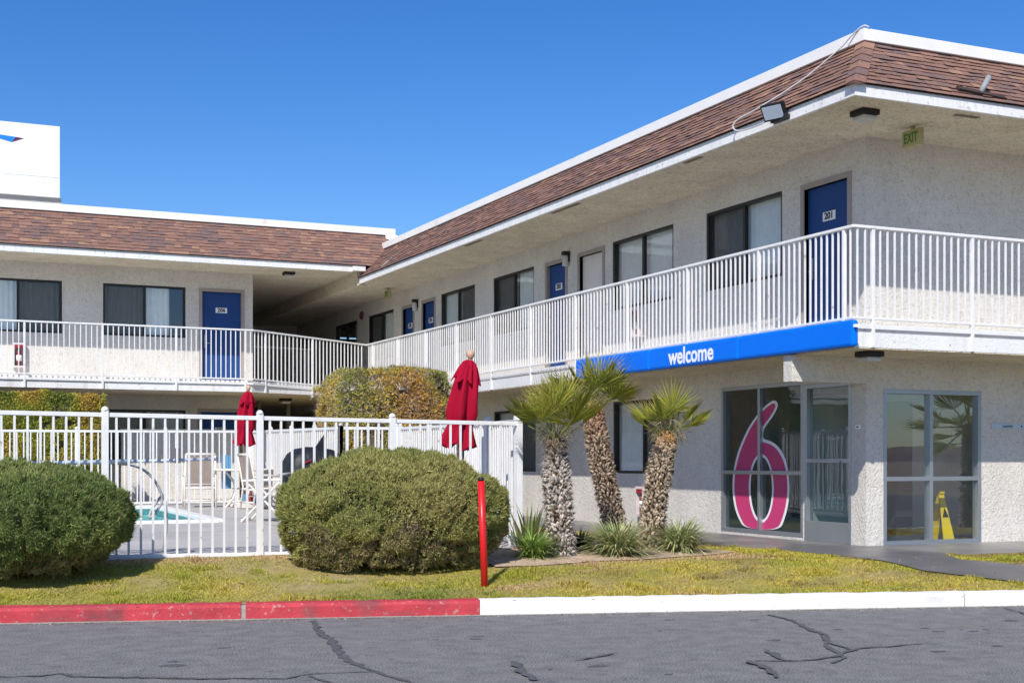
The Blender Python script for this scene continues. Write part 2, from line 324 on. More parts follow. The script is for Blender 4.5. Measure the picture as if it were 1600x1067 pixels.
gx = np.arange(-16, 10.01, .1); gy = np.arange(-7.5, 20.01, .1); X, Y = np.meshgrid(gx, gy, indexing='ij'); Z = zgn(X, Y)
Z = Z + .012*(vnoise(np.stack([X.ravel(), Y.ravel(), X.ravel()*0], 1), 2.2).reshape(X.shape)-.5)
V = np.stack([X, Y, Z], -1).reshape(-1, 3); ny = len(gy); ii, jj = np.meshgrid(np.arange(len(gx)-1), np.arange(ny-1), indexing='ij'); k = (ii*ny+jj).ravel()
cx, cy = X[:-1,:-1].ravel()+.05, Y[:-1,:-1].ravel()+.05; keep = ((cy+2.62)+.282*(cx+6.49))/1.039 > .06
F = np.stack([k, k+ny, k+ny+1, k+1], 1)[keep]
tag(mk('lawn', npmesh('lawn', V, F, MT['lawn'])), kind='structure')
# kerb: painted sections with joints, and the concrete gutter lip
kerb = MB()
prof = [(0,-.05), (0,.105), (.012,.128), (.030,.138), (.15,.140), (.165,.12), (.165,-.05)]
def kerb_run(mb, X0, X1, inset=0):
    n = max(1, int((X1-X0)/.12)); rows = []
    for i in range(n+1):
        Xc = X0 + (X1-X0)*i/n; rows.append([mb.bm.verts.new(kpt(Xc, d+inset+random.uniform(-.005,.005), z-inset+(random.uniform(-.004,.004) if z > .05 else 0))) for d, z in prof])
    for a, b in zip(rows, rows[1:]):
        for j in range(len(prof)-1): mb.bm.faces.new((a[j], b[j], b[j+1], a[j+1]))
    mb.bm.faces.new(rows[0][::-1]); mb.bm.faces.new(rows[-1])
kerb_run(kerb, -22, 8, .012); kb = tag(kerb.build('kerb', MT['gutter']), kind='structure')
for X0, X1, m_, lb in ((-16,-11.6,'kerbred',0), (-11.58,-8.54,'kerbred',0), (-8.50,-6.497,'kerbred',0), (-6.492,-2.0,'kerbwhite',0), (-1.985,2.6,'kerbwhite',0), (2.615,7,'kerbwhite',0)):
    mb = MB(); kerb_run(mb, X0, X1); mb.build('kerb_section', MT[m_], kb)
mb = MB()
for i in range(60):
    a, b = -16+i*.4, -15.6+i*.4; mb.quad(kpt(a,-.07-.03*random.random(),.004), kpt(b,-.07-.03*random.random(),.004), kpt(b,.005,.006), kpt(a,.005,.006))
tag(mb.build('gutter_strip', MT['gutter']), kind='structure')
# crack sealant and oil spots on the road
CR = {'A':[(-8.0,-2.43),(-8.15,-3.09),(-8.23,-3.71),(-8.37,-4.41),(-8.44,-4.89),(-8.42,-5.21),(-8.39,-5.58),(-8.34,-6.02)],'B':[(-10.77,-4.53),(-10.46,-4.61),(-10.32,-4.56),(-10.27,-4.73),(-9.58,-5.13),(-9.04,-5.37),(-8.84,-5.26),(-8.4,-5.35)],'B2':[(-8.86,-5.34),(-8.81,-5.69)],'C':[(-4.1,-3.67),(-4.19,-4.17),(-4.43,-4.7),(-4.53,-5.06),(-4.94,-5.61),(-5.17,-6.11),(-5.43,-6.3)],'C2':[(-5.86,-6.0),(-5.51,-6.13),(-5.26,-6.08),(-4.79,-5.79),(-4.51,-5.8),(-4.19,-5.79)],'C3':[(-4.81,-5.47),(-4.88,-5.86)],'C4':[(-5.49,-5.62),(-5.67,-6.09)],'E':[(-7.41,-5.33),(-7.54,-5.77),(-7.61,-6.13)],'G':[(-6.98,-5.46),(-6.79,-5.38),(-6.53,-5.25)],'I':[(-1.75,-4.16),(-1.97,-4.64)],'J':[(-5.92,-6.01),(-6.0,-6.35),(-6.16,-6.68)]}
CW = {'A':.075,'B':.05,'B2':.04,'C':.055,'C2':.045,'C3':.04,'C4':.06,'E':.07,'G':.035,'I':.03,'J':.06}
for ik, (kk, pts) in enumerate(CR.items()):
    mb = MB(); P = [Vector((*p, .0055+.0007*ik)) for p in pts]; fine = []
    for a, b in zip(P, P[1:]):
        n = max(2, int((b-a).length/.06)); fine += [a.lerp(b, i/n) + Vector((random.uniform(-.016,.016), random.uniform(-.016,.016), 0)) for i in range(n)]
    fine.append(P[-1]); pr = None
    for i, p in enumerate(fine):
        d = (fine[min(i+1,len(fine)-1)]-fine[max(i-1,0)]).normalized(); s = Vector((-d.y, d.x, 0)); t = i/(len(fine)-1)
        wd = CW[kk]*(.55+.45*math.sin(math.pi*min(1,.15+t*.9)))*random.uniform(.45,1.35)
        a, b = mb.bm.verts.new(p+s*wd/2), mb.bm.verts.new(p-s*wd/2)
        if pr: mb.bm.faces.new((pr[0], a, b, pr[1]))
        pr = (a, b)
    tag(mb.build('crack_seal', MT['tar']), kind='structure')
SP = [(-9.58,-4.5,.09),(-9.08,-3.79,.06),(-7.1,-3.97,.05),(-7.17,-4.11,.05),(-7.47,-4.01,.03),(-8.12,-4.84,.02),(-5.13,-3.64,.05),(-4.44,-3.95,.05),(-4.2,-4.8,.05),(-3.54,-5.24,.06),(-3.28,-5.36,.06),(-2.43,-4.92,.07),(-4.35,-6.14,.06),(-3.74,-6.11,.05),(-6.7,-6.24,.035),(-6.95,-5.73,.08),(-9.55,-4.32,.04),(-5.08,-5.14,.06),(-3.49,-5.03,.04),(-3.09,-5.31,.03)]
SP += [(random.uniform(-10.5,-2), 0, random.uniform(.008,.022)) for _ in range(26)]
mb = MB()
for isp, (x, y, r) in enumerate(SP):
    zs_ = .0020+.00006*isp
    if y == 0: y = kx(x) - random.uniform(.5, 4.0)
    ph = random.random()*6; el = random.uniform(.45,.8)
    c = mb.bm.verts.new((x, y, zs_)); rg = [mb.bm.verts.new((x+r*math.cos(t)*(1+.2*math.sin(3*t+ph)), y+r*el*math.sin(t)*(1+.2*math.sin(2*t+ph)), zs_)) for t in [i*math.pi/7 for i in range(14)]]
    for i in range(14): mb.bm.faces.new((c, rg[i], rg[(i+1)%14]))
tag(mb.build('oil_stains', MT['stain']), kind='stuff')
# walkways
wk = MB(); wk.quad((-1.5,-.2,.282), (-.0,-.2,.282), (-.0,30,.282), (-1.5,30,.282)); walk = tag(wk.build('walkway', MT['concrete']), kind='structure')
def slab(poly, z=.014, m='walk'):
    mb = MB(); n = len(poly); c = Vector((sum(p[0] for p in poly)/n, sum(p[1] for p in poly)/n))
    top = [mb.bm.verts.new((p[0], p[1], zg(*p)+z)) for p in poly]; bot = [mb.bm.verts.new((p[0], p[1], zg(*p)-.08)) for p in poly]
    mb.bm.faces.new(top)
    for i in range(n): mb.bm.faces.new((top[i], bot[i], bot[(i+1)%n], top[(i+1)%n]))
    mb.build('paving_slab', MT[m], walk)
for i in range(8):
    y0, y1 = .99+i*1.5, 2.48+i*1.5; slab([(-1.55,y0),(-.004,y0),(-.004,y1),(-1.55,y1)])
slab([(-1.36,-.28),(-.002,-.28),(-.002,.98),(-1.5,.98)]); slab([(-1.38,-1.60),(-.35,-1.60),(-.002,-1.55),(-.002,-.29),(-1.36,-.29)])
for i in range(5): x0, x1 = .006+i*1.5, 1.498+i*1.5; slab([(x0,-1.62),(x1,-1.72),(x1,-.004),(x0,-.004)])
for L_, R_ in (((-1.38,-1.61),(-.16,-1.63)), ((-1.46,-2.70),(-.53,-2.25)), ((-1.19,-3.15),(-.15,-2.85)), ((-.93,-3.60),(.9,-3.45)), ((-.3,-4.12),(1.6,-4.30))):
    if L_ != (-1.38,-1.61):
        n = 6
        for q in range(n):
            f = lambda t: ((pl[0]*(1-t)+L_[0]*t, pl[1]*(1-t)+L_[1]*t), (prr[0]*(1-t)+R_[0]*t, prr[1]*(1-t)+R_[1]*t))
            (a, b), (c, d) = f(q/n), f((q+1)/n)
            if q == 0: quads = []
            quads.append((a, b, d, c))
        mb = MB()
        for a, b, d, c in quads:
            m1 = lambda p: (p[0], p[1], zg(*p)+.014)
            for s in range(4):
                lp = lambda p, q2, t: (p[0]*(1-t)+q2[0]*t, p[1]*(1-t)+q2[1]*t)
                mb.quad(m1(lp(a,b,s/4)), m1(lp(a,b,(s+1)/4)), m1(lp(c,d,(s+1)/4)), m1(lp(c,d,s/4)))
        bmesh.ops.remove_doubles(mb.bm, verts=mb.bm.verts, dist=.002); mb.build('paving_slab', MT['walk'], walk)
    pl, prr = L_, R_
# planting bed
mb = MB(); bed = [(-5.6,-.95),(-5.2,-1.02),(-4.7,-.95),(-4.3,-.80),(-3.8,-.82),(-3.2,-.62),(-2.5,-.42),(-2.1,-.15),(-2.15,.35),(-2.5,.9),(-3.0,1.5),(-3.5,1.8),(-4.2,1.7),(-4.7,1.2),(-4.9,.4),(-5.5,.0)]
mb.bm.faces.new([mb.bm.verts.new((x, y, zg(x, y)+.013)) for x, y in bed]); tag(mb.build('planting_bed', MT['soil']), kind='structure')
# pool deck with the pool cut out
DX0, DX1, DY0, DY1 = -14.0, -3.4, .50, 17.70; PX0, PX1, PY0, PY1 = -12.5, -6.75, 7.15, 12.6
mb = MB()
def dq(x0, x1, y0, y1, h=0): mb.quad((x0,y0,deckz(x0,y0)+h), (x1,y0,deckz(x1,y0)+h), (x1,y1,deckz(x1,y1)+h), (x0,y1,deckz(x0,y1)+h))
dq(DX0,DX1,DY0,PY0); dq(DX0,PX0,PY0,PY1); dq(PX1,DX1,PY0,PY1); dq(DX0,DX1,PY1,DY1)
for p, q in (((DX0,DY0),(-4.55,DY0)), ((-4.55,DY0),(-4.55,DY1))): mb.quad((*p,.1), (*q,.1), (*q,deckz(*q)), (*p,deckz(*p)))
bmesh.ops.remove_doubles(mb.bm, verts=mb.bm.verts, dist=.001); dk = tag(mb.build('pool_deck', MT['deck']), kind='structure')
mb = MB()
for x0, x1, y0, y1 in ((DX0,-4.6,4.05,4.062), (-9.2,-9.19,.6,4.05), (-6.2,-6.19,.6,7.0), (-6.6,-4,8.0,8.012)): dq(x0, x1, y0, y1, .003)
mb.build('expansion_joint', MT['stain'], dk)
pool = tag(mk('swimming_pool', None, None, (PX1, PY0, .45)), kind='structure')
mb = MB(); zt = .30
for p, q in (((PX0,PY0),(PX1,PY0)), ((PX1,PY0),(PX1,PY1)), ((PX1,PY1),(PX0,PY1)), ((PX0,PY1),(PX0,PY0))): mb.quad((*p,-.3), (*q,-.3), (*q,deckz(*q)), (*p,deckz(*p)))
mb.build('pool_wall', MT['tile'], pool)
mb = MB(); mb.quad((PX0,PY0,.34), (PX1,PY0,.34), (PX1,PY1,.34), (PX0,PY1,.34)); mb.build('water', MT['water'], pool)
mb = MB()
for a, b in (((PX0,PY0),(PX1,PY0)), ((PX1,PY0),(PX1,PY1)), ((PX1,PY1),(PX0,PY1))):
    mb.beam((*a, deckz(*a)+.012), (*b, deckz(*b)+.012), .22, .07, bev=.015)
mb.build('coping', MT['white'], pool)
# far hills behind the viewer, seen only mirrored in the panes
hill = MB()
for i in range(60):
    a0, a1 = math.pi*(1.02+i/62), math.pi*(1.02+(i+1)/62); h = lambda a: 3+6*abs(math.sin(a*3.1))+3*abs(math.sin(a*9.7+1))
    hill.quad((700*math.cos(a0),700*math.sin(a0),-1), (700*math.cos(a1),700*math.sin(a1),-1), (860*math.cos(a1),860*math.sin(a1),h(a1)), (860*math.cos(a0),860*math.sin(a0),h(a0)))
tag(hill.build('hills', MT['rock']), kind='structure')

# ------------------------------------------------------------------ right wing of the motel
FX = Fac('x', 0.0); FY = Fac('y', 0.0); FL = Fac('y', 17.75); FS = Fac('x', -3.63)
rw = thing('motel_building', 'white stucco motel wing at the right with blue balcony sign and pink six storefront', 'building', (0,0,.29))
UW = [(1.80,3.75,'hi','mix',None), (4.714,6.729,None,'curtain',None), (9.90,11.86,'hi','mix',None), (12.85,14.83,'lo','mix',None), (18.06,20.02,'hi','mix',None), (21.0,22.98,None,'curtaind',[(21.0,21.5)])]
UD = [(.36,1.286,'201','blue'), (8.525,9.31,'203','blue'), (7.08,7.958,None,'paledoor'), (15.24,15.99,'204','blue'), (16.64,17.36,'205','blue')]
GW = [(4.695,6.706), (9.82,11.83), (14.9,16.9)]
UZ0, UZ1, DZ0, DZ1 = 3.985, 5.18, 2.995, 5.09
holes = [(a,b,UZ0,UZ1) for a,b,*_ in UW] + [(a,b,DZ0,DZ1) for a,b,*_ in UD] + [(a,b,1.18,2.41) for a,b in GW] + [(1.315,3.334,.345,2.489), (.293,1.286,.30,2.43)]
wall_sheet(FX, 0, 30, .2, 5.545, holes).build('wall', MT['stucco'], rw)
wall_sheet(FY, 0, 9, .2, 5.545, [(.278,1.927,.30,2.32)]).build('wall', MT['stucco'], rw)
for a, b, s, c, g in UW: window(rw, FX, a, b, UZ0, UZ1, s, c, g)
for a, b, n_, m_ in UD: door(rw, FX, a, b, DZ0, DZ1, n_, m_)
for a, b in GW: window(rw, FX, a, b, 1.18, 2.41, 'lo', 'mix')
# interior shell
mb = MB()
mb.quad((9,0,.2), (9,30,.2), (9,30,5.5), (9,0,5.5)); mb.quad((0,30,.2), (9,30,.2), (9,30,5.5), (0,30,5.5))
mb.quad((.15,4.1,.29), (9,4.1,.29), (9,4.1,2.7), (.15,4.1,2.7)); mb.quad((.02,1.300,.29), (2.6,1.300,.29), (2.6,1.300,2.7), (.02,1.300,2.7))
mb.quad((2.6,.02,.29), (2.6,1.298,.29), (2.6,1.298,2.7), (2.6,.02,2.7)); mb.quad((4.6,1.3,.29), (4.6,4.1,.29), (4.6,4.1,2.7), (4.6,1.3,2.7))
mb.build('inner_wall', MT['inwall'], rw)
mb = MB(); mb.quad((.01,.01,.295), (8.9,.01,.295), (8.9,29.9,.295), (.01,29.9,.295)); mb.build('inner_floor', MT['infloor'], rw)
mb = MB(); mb.box(.96,1.24,.55,1.2,.297,2.2,.01); tag(mb.build('cabinet', MT['indark'], None, (1.1,.9,.297)), 'tall dark cabinet inside the large front window, left of the yellow sign', 'cabinet')
mb = MB(); mb.box(1.6,3.6,2.9,3.5,.297,1.3,.01); tag(mb.build('counter', MT['indark'], None, (2.6,3.2,.297)), 'dark reception counter in the lobby behind the pink six', 'counter')
# storefront glazing
def storefront(name, fac, u0, u1, z0, z1, um, zm, gm='shopglass', kick=0):
    t = .055; mb = MB()
    for a, b, c, d in ((u0,u1,z0,z0+t+kick),(u0,u1,z1-t,z1),(u0,u0+t,z0+t+kick,z1-t),(u1-t,u1,z0+t+kick,z1-t)): fac.box(mb, a, b, -.10, .006, c, d, .003)
    if um: fac.box(mb, um-t/2, um+t/2, -.098, .008, z0+t+kick, z1-t, .003)
    uu = [u0+t, um-t/2, um+t/2, u1-t] if um else [u0+t, u1-t]
    for a, b in zip(uu[::2], uu[1::2]): fac.box(mb, a, b, -.095, .004, zm-.028, zm+.028, .003)
    win = mb.build(name, MT['alu'], rw)
    for a, b in zip(uu[::2], uu[1::2]):
        for c, d in ((z0+t+kick, zm-.028), (zm+.028, z1-t)):
            pane_mesh(fac, a, b, -.05, c, d).build('pane', MT[gm], win, norm=False)
    return win
six = storefront('storefront_window', FX, 1.315, 3.334, .345, 2.489, 2.36, 1.225); six['label'] = 'storefront window with the large pink six on its panes'
sw = storefront('storefront_window', FY, .278, 1.927, .30, 2.32, 1.07, 1.16, 'frontglass')
gd = storefront('glass_door', FX, .293, 1.286, .305, 2.43, None, 1.395, kick=.22)
mb = MB(); FX.box(mb, .50, 1.10, .006, .03, 1.37, 1.40, .004); mb.build('push_bar', MT['alu'], gd)
OUT = [(2.053,2.254),(1.985,2.232),(1.961,2.183),(1.985,2.132),(2.073,2.032),(2.216,1.928),(2.319,1.834),(2.327,1.706),(2.154,1.682),(1.973,1.613),(1.833,1.494),(1.747,1.352),(1.704,1.188),(1.684,1.0),(1.716,.788),(1.794,.597),(1.913,.408),(2.792,.404),(2.936,.529),(3.037,.674),(3.09,.848),(3.108,1.023),(3.081,1.249),(2.98,1.499),(2.827,1.721),(2.655,1.915),(2.443,2.08),(2.277,2.178),(2.134,2.238)]
INN = [(2.053,2.211),(2.021,2.193),(2.021,2.15),(2.114,2.05),(2.277,1.925),(2.377,1.835),(2.393,1.666),(2.175,1.644),(2.013,1.578),(1.881,1.47),(1.794,1.328),(1.751,1.187),(1.735,.999),(1.763,.799),(1.841,.607),(1.973,.412),(2.74,.406),(2.883,.543),(2.984,.689),(3.037,.862),(3.055,1.024),(3.028,1.244),(2.927,1.486),(2.779,1.705),(2.612,1.894),(2.41,2.054),(2.253,2.148),(2.122,2.204)]
def ell(c, a, b, n=36): return [(c[0]+a*math.cos(2*math.pi*i/n), c[1]+b*math.sin(2*math.pi*i/n)) for i in range(n)]
def decal(name, outer, hole, wq, m):
    cu = bpy.data.curves.new(name, 'CURVE'); cu.dimensions = '2D'; cu.fill_mode = 'BOTH'; cu.extrude = .0006
    for poly in (outer, hole):
        s = cu.splines.new('BEZIER' if False else 'NURBS'); s.points.add(len(poly)-1); s.use_cyclic_u = True; s.order_u = 3
        for p, (u, z) in zip(s.points, poly): p.co = (u, z, 0, 1)
    o = bpy.data.objects.new(name, cu); COL.objects.link(o); dg = bpy.context.evaluated_depsgraph_get(); dg.update()
    me = bpy.data.meshes.new_from_object(o.evaluated_get(dg)); bpy.data.objects.remove(o); of = OFF[six.name]
    for v in me.vertices: v.co = FX.P(v.co.x, wq+v.co.z, v.co.y) - of
    me.materials.clear(); me.materials.append(MT[m]); return mk(name, me, six)
HC = (2.37, .998)
decal('decal_outline', OUT, ell(HC,.267,.458), -.046, 'decalw'); decal('decal_numeral', INN, ell(HC,.312,.498), -.043, 'pink')
# porch beam over the glass door
mb = MB(); mb.box(-1.155,-.003,.0,.17,2.385,2.714); mb.build('porch_beam', MT['stucco'], rw)
# balcony slab, soffit, fascia, coping
def poly_slab(poly, z0, z1, name, m, parent):
    mb = MB(); mb.prism(poly, lambda u, v, t: Vector((u, v, t)), z0, z1); return mb.build(name, MT[m], parent)
poly_slab([(-.002,30),(-1.095,30),(-1.095,-1.125),(9,-1.125),(9,-.002),(-.002,-.002)], 2.73, 2.907, 'balcony_slab', 'slabedge', rw)
poly_slab([(-.001,30),(-.99,30),(-.99,-1.02),(9,-1.02),(9,-.001),(-.001,-.001)], 2.908, 2.99, 'balcony_floor', 'slabedge', rw)
poly_slab([(-.001,30),(-1.090,30),(-1.090,-1.120),(9,-1.120),(9,-.001),(-.001,-.001)], 2.715, 2.729, 'balcony_ceiling', 'stucco_soffit', rw)
mb = MB(); mb.box(.02,8.98,.02,29.9,2.75,3.03); mb.build('floor_slab', MT['concrete'], rw)
EX, EY, EZ = -1.40, -1.54, 5.524
poly_slab([(0.0,30),(-1.395,30),(-1.395,-1.535),(9,-1.535),(9,30)], 5.545, 5.58, 'soffit', 'stucco_soffit', rw)
YE = 16.42
mb = MB(); mb.box(EX-.042, EX, EY-.042, YE, EZ, 5.665, .004); mb.build('fascia', MT['fascia'], rw)
mb = MB(); mb.box(EX+.001, 9, EY-.042, EY, EZ, 5.665, .004); mb.build('fascia', MT['fascia'], rw)
mb = MB(); mb.box(-1.48,-1.28,YE+.002,30,5.50,5.85); mb.build('drop_beam', MT['stucco_soffit'], rw)
# mansard
def slope_roof(name, parent, O, along, down, nrm, length, slope, clip, lod, maxn=300):
    """courses of three-tab shingles: O top-left corner; clip(v) gives the u range of the slope at distance v from the top"""
    along, down, nrm = Vector(along).normalized(), Vector(down).normalized(), Vector(nrm).normalized(); O = Vector(O)
    mb = MB(); a0, a1 = clip(0); b0, b1 = clip(slope)
    q = [O+along*a0, O+along*a1, O+down*slope+along*b1, O+down*slope+along*b0]
    mb.quad(*[p - nrm*.014 for p in q], norm=None) if False else mb.quad(*[p - nrm*.014 for p in q])
    return mb.build(name, MT['felt'], parent)
def shingles(roof, O, along, down, nrm, slope, clip, expo=.106, wid=.17, seed=1):
    r = random.Random(seed); along, down, nrm = Vector(along).normalized(), Vector(down).normalized(), Vector(nrm).normalized(); O = Vector(O); out = []
    n = int(math.ceil(slope/expo)); ex = slope/n
    for i in range(n):
        v0, v1 = i*ex, (i+1)*ex; u0, u1 = clip((v0+v1)/2); u = u0 - r.uniform(0, wid); run = r.randrange(6)
        while u < u1:
            wd = wid*r.uniform(.55, 1.45); a, b = max(u, u0), min(u+wd, u1); u += wd
            if b-a < .03: continue
            if r.random() < .8: run = r.choice([0,0,0,1,1,2,2,3,3,4,5,5])
            dv = r.choice([0,0,.004,.022,.028])*r.uniform(.6,1.1) if i < n-1 else 0
            out.append((O + along*(a+b)/2 + down*(v1+dv) + nrm*(r.uniform(0,.003)+(.007 if dv > .01 else 0)), b-a-.002, ex*1.25+dv, run, r.uniform(-.012,.012), along, down, nrm, roof))
    return out
def unit_shingle(m):
    mb = MB(); P = [(-.5,0,.002),(.5,0,.002),(.5,-1,-.012),(-.5,-1,-.012)]; b = [mb.bm.verts.new(p) for p in P]; t = [mb.bm.verts.new((p[0],p[1],p[2]+(.006 if p[1]==0 else .003))) for p in P]
    mb.bm.faces.new(t); mb.bm.faces.new(b[::-1])
    for i in range(4): mb.bm.faces.new((b[i], b[(i+1)%4], t[(i+1)%4], t[i]))
    return mb.mesh('shingle', m)
SHME = [unit_shingle(m) for m in SHM]
def place_shingles(lst, maxn, rest_parent):
    lst.sort(key=lambda s: (s[0]-CAM).length)
    rest = MB()
    for i, (c, wd, ln, ci, tl, al, dn, nr, roof) in enumerate(lst):
        up = (-dn + nr*tl).normalized(); nn = al.cross(up); nn = nn if nn.dot(nr) > 0 else -nn
        Mx = Matrix.Translation(c) @ Matrix((( -1 if False else 1,0,0,0),(0,1,0,0),(0,0,1,0),(0,0,0,1))).to_4x4()
        B = Matrix((al*wd, -up*-1*ln*-1 if False else -up*-ln*-1, nn)).transposed() if False else Matrix((al*wd, dn*-1*-1*ln if False else (-up)*ln*1.0, nn)).transposed()
        if i < maxn:
            o = bpy.data.objects.new('shingle', SHME[ci]); COL.objects.link(o); o.parent = roof
            M4 = B.to_4x4(); M4.translation = c - OFF[roof.name]; o.matrix_local = M4
        else:
            P = [(-.5,0,.002),(.5,0,.002),(.5,-1,-.012),(-.5,-1,-.012)]; tr = lambda p: c + B @ Vector(p)
            b = [rest.bm.verts.new(tr(p)) for p in P]; t = [rest.bm.verts.new(tr((p[0],p[1],p[2]+(.006 if p[1]==0 else .003)))) for p in P]
            for f in [rest.bm.faces.new(t)] + [rest.bm.faces.new((b[j], b[(j+1)%4], t[(j+1)%4], t[j])) for j in range(4)]: f.material_index = ci
    if len(lst) > maxn: tag(rest.build('shingle_field', SHM, rest_parent), kind='stuff')
CX, CY, CZ = -.72, -.86, 6.42
EXo, EYo, EZo = -1.475, -1.615, 5.668
sl1 = math.hypot(CX-EXo, CZ-EZo); dn1 = Vector((EXo-CX, 0, EZo-CZ)).normalized(); n1 = Vector((-(CZ-EZo), 0, (CX-EXo))).normalized()
def clipA(v):        # -X slope: u = Y ; hip end at the corner, valley at the left wing
    z = CZ + dn1.z*v; return (CY + (EYo-CY)*v/sl1, min(17.2, 16.25+max(0,(z-5.93))/1.2 if z > 5.93 else YE+.02))
n1 = Vector((-(CZ-EZo), 0, CX-EXo)).normalized()
roofA = MB(); q = []
for v in [i*sl1/10 for i in range(11)]:
    a, b = clipA(v); q.append((Vector((CX,a,CZ))+dn1*v-n1*.016, Vector((CX,b,CZ))+dn1*v-n1*.016))
for (a, b), (c, d) in zip(q, q[1:]): roofA.quad(a, b, d, c)
roofA = roofA.build('mansard_roof', MT['felt'], rw)
dn2 = Vector((0, EYo-CY, EZo-CZ)).normalized(); n2 = Vector((0, -(CZ-EZo), CY-EYo)).normalized(); sl2 = math.hypot(CY-EYo, CZ-EZo)
clipB = lambda v: (CX + (EXo-CX)*v/sl2, 8.0)
mb = MB(); mb.quad(*[p - n2*.016 for p in (Vector((CX,CY,CZ)), Vector((8,CY,CZ)), Vector((8,EYo,EZo)), Vector((EXo,EYo,EZo)))]); roofB = mb.build('mansard_roof', MT['felt'], rw)
clipBv = lambda v: (clipB(v)[0], 5.0)
S = shingles(roofA, (CX,0,CZ), (0,1,0), dn1, n1, sl1, clipA, seed=3) + shingles(roofB, (0,CY,CZ), (1,0,0), dn2, n2, sl2, clipBv, seed=4)
place_shingles(S, 300, roofA)
# hip cap
hd = (Vector((EXo,EYo,EZo))-Vector((CX,CY,CZ))); hl = hd.length; hd.normalize(); hp = Vector((CX,CY,CZ))
for i in range(6):
    a, b = hp+hd*(hl*i/6), hp+hd*(hl*(i+1)/6+.05); lift = Vector((-.008,-.008,.022)); mb = MB(); wx = .15
    l0, l1 = a+Vector((0,wx,0))+n1*.012, b+Vector((0,wx,0))+n1*.026; r0, r1 = a+Vector((wx,0,0))+n2*.012, b+Vector((wx,0,0))+n2*.026
    mb.quad(a+lift*.8, b+lift*1.5, l1, l0); mb.quad(a+lift*.8, r0, r1, b+lift*1.5); mb.quad(b+lift*1.5, l1, l1-n1*.02, b); mb.quad(b+lift*1.5, r1, r1-n2*.02, b)
    mb.build('hip_shingle', SHM[[4,0,2,1,3,5][i]], roofA)
mb = MB(); mb.box(CX-.05, CX+.02, CY-.05, 16.72, CZ+.005, CZ+.150, .006); mb.build('roof_coping', MT['coping'], rw)
mb = MB(); mb.box(CX+.021, 9, CY-.05, CY+.02, CZ+.005, CZ+.150, .006); mb.build('roof_coping', MT['coping'], rw)
mb = MB(); mb.box(CX+.03, 9, CY+.03, 30, CZ-.1, CZ+.02); mb.build('roof_deck', MT['roofdeck'], rw)
mb = MB(); mb.tube([(.455,-1.50,5.74),(.59,-1.535,5.985)], .035, 12); mb.build('vent_pipe', MT['pipe'], roofB)
mb = MB(); mb.obox((.47,-1.535,5.772), (1,0,-.05), dn2, n2, .37, .035, .016); mb.build('lifted_shingle_strip', MT['felt'], roofB)
for x0, x1, y0, y1 in ((.26,.62,-1.36,-1.28), (-1.33,-1.25,1.85,2.3), (-1.32,-1.24,5.5,6.5), (-1.32,-1.24,9.5,10.3)):
    mb = MB(); mb.box(x0, x1, y0, y1, 5.540, 5.5448); mb.build('soffit_vent', MT['ventbrown'], rw)
# blue welcome sign on the slab edge
ws = thing('welcome_sign', 'long blue three panel sign reading welcome along the balcony edge over the entrance', 'sign', (-1.17,1.0,2.71))
for y0, y1 in ((3.385,5.75), (1.078,3.375), (-1.27,1.068)):
    mb = MB(); mb.box(-1.23,-1.135,y0,y1,2.722,3.035,.035); mb.build('sign_panel', MT['sign'], ws)
text_on('lettering', 'welcome', .325, (-1.2325,2.235,2.868), (0,-1,0), MT['text'], ws, .0075, .98)
mb = MB(); mb.box(-1.22,-1.17,-1.31,-1.272,2.94,2.975); mb.build('bracket', MT['text'], ws)

# ------------------------------------------------------------------ left wing
lw = thing('motel_building', 'white stucco motel wing across the pool with room 206 under a brown roof', 'building', (-8,17.75,.5))
LW = [(-9.78,-7.934,'hi'), (-7.05,-5.203,'lo')]
lh = [(a,b,4.233,5.405) for a,b,_ in LW] + [(-4.82,-3.904,3.156,5.335), (-7.05,-5.203,1.40,2.56), (-4.85,-3.934,.50,2.53)]
wall_sheet(FL, -16, -3.63, .3, 5.80, lh).build('wall', MT['stucco'], lw)
mb = MB(); mb.quad((-3.63,17.75,.3), (-3.63,27,.3), (-3.63,27,5.8), (-3.63,17.75,5.8)); mb.quad((-3.63,27,.3), (0,27,.3), (0,27,5.8), (-3.63,27,5.8)); mb.build('wall', MT['stucco'], lw)
mb = MB(); mb.quad((-16,24,.3), (-3.7,24,.3), (-3.7,24,5.8), (-16,24,5.8)); mb.quad((-16,17.9,3.0), (-3.7,17.9,3.0), (-3.7,24,3.0), (-16,24,3.0)); mb.quad((-16,17.8,.3), (-16,24,.3), (-16,24,5.8), (-16,17.8,5.8)); mb.build('inner_wall', MT['inwall'], lw)
window(lw, FL, -9.78, -7.934, 4.233, 5.405, 'hi', 'mix'); window(lw, FL, -7.05, -5.203, 4.233, 5.405, 'lo', 'mix', [(-7.1,-6.13), (-6.13,-5.55)]); window(lw, FL, -7.05, -5.203, 1.40, 2.56, 'lo', 'mix')
door(lw, FL, -4.82, -3.904, 3.165, 5.335, '206', hinge='hi'); door(lw, FL, -4.85, -3.934, .50, 2.53, '103', hinge='hi')
slabp = [(-16,17.748),(-16,15.50),(-4.2,15.50),(-3.82,15.74),(-1.115,16.80),(-1.115,27),(-3.628,27),(-3.628,17.748)]
ins = [(-16,17.747),(-16,15.64),(-4.24,15.64),(-3.90,15.87),(-1.16,16.95),(-1.16,26.99),(-3.627,26.99),(-3.627,17.747)]; FT = 3.155
poly_slab(slabp, 2.90, 3.09, 'balcony_slab', 'slabedge', lw); poly_slab(ins, 3.091, FT, 'balcony_floor', 'slabedge', lw)
poly_slab(ins, 2.888, 2.899, 'balcony_ceiling', 'stucco_soffit', lw)
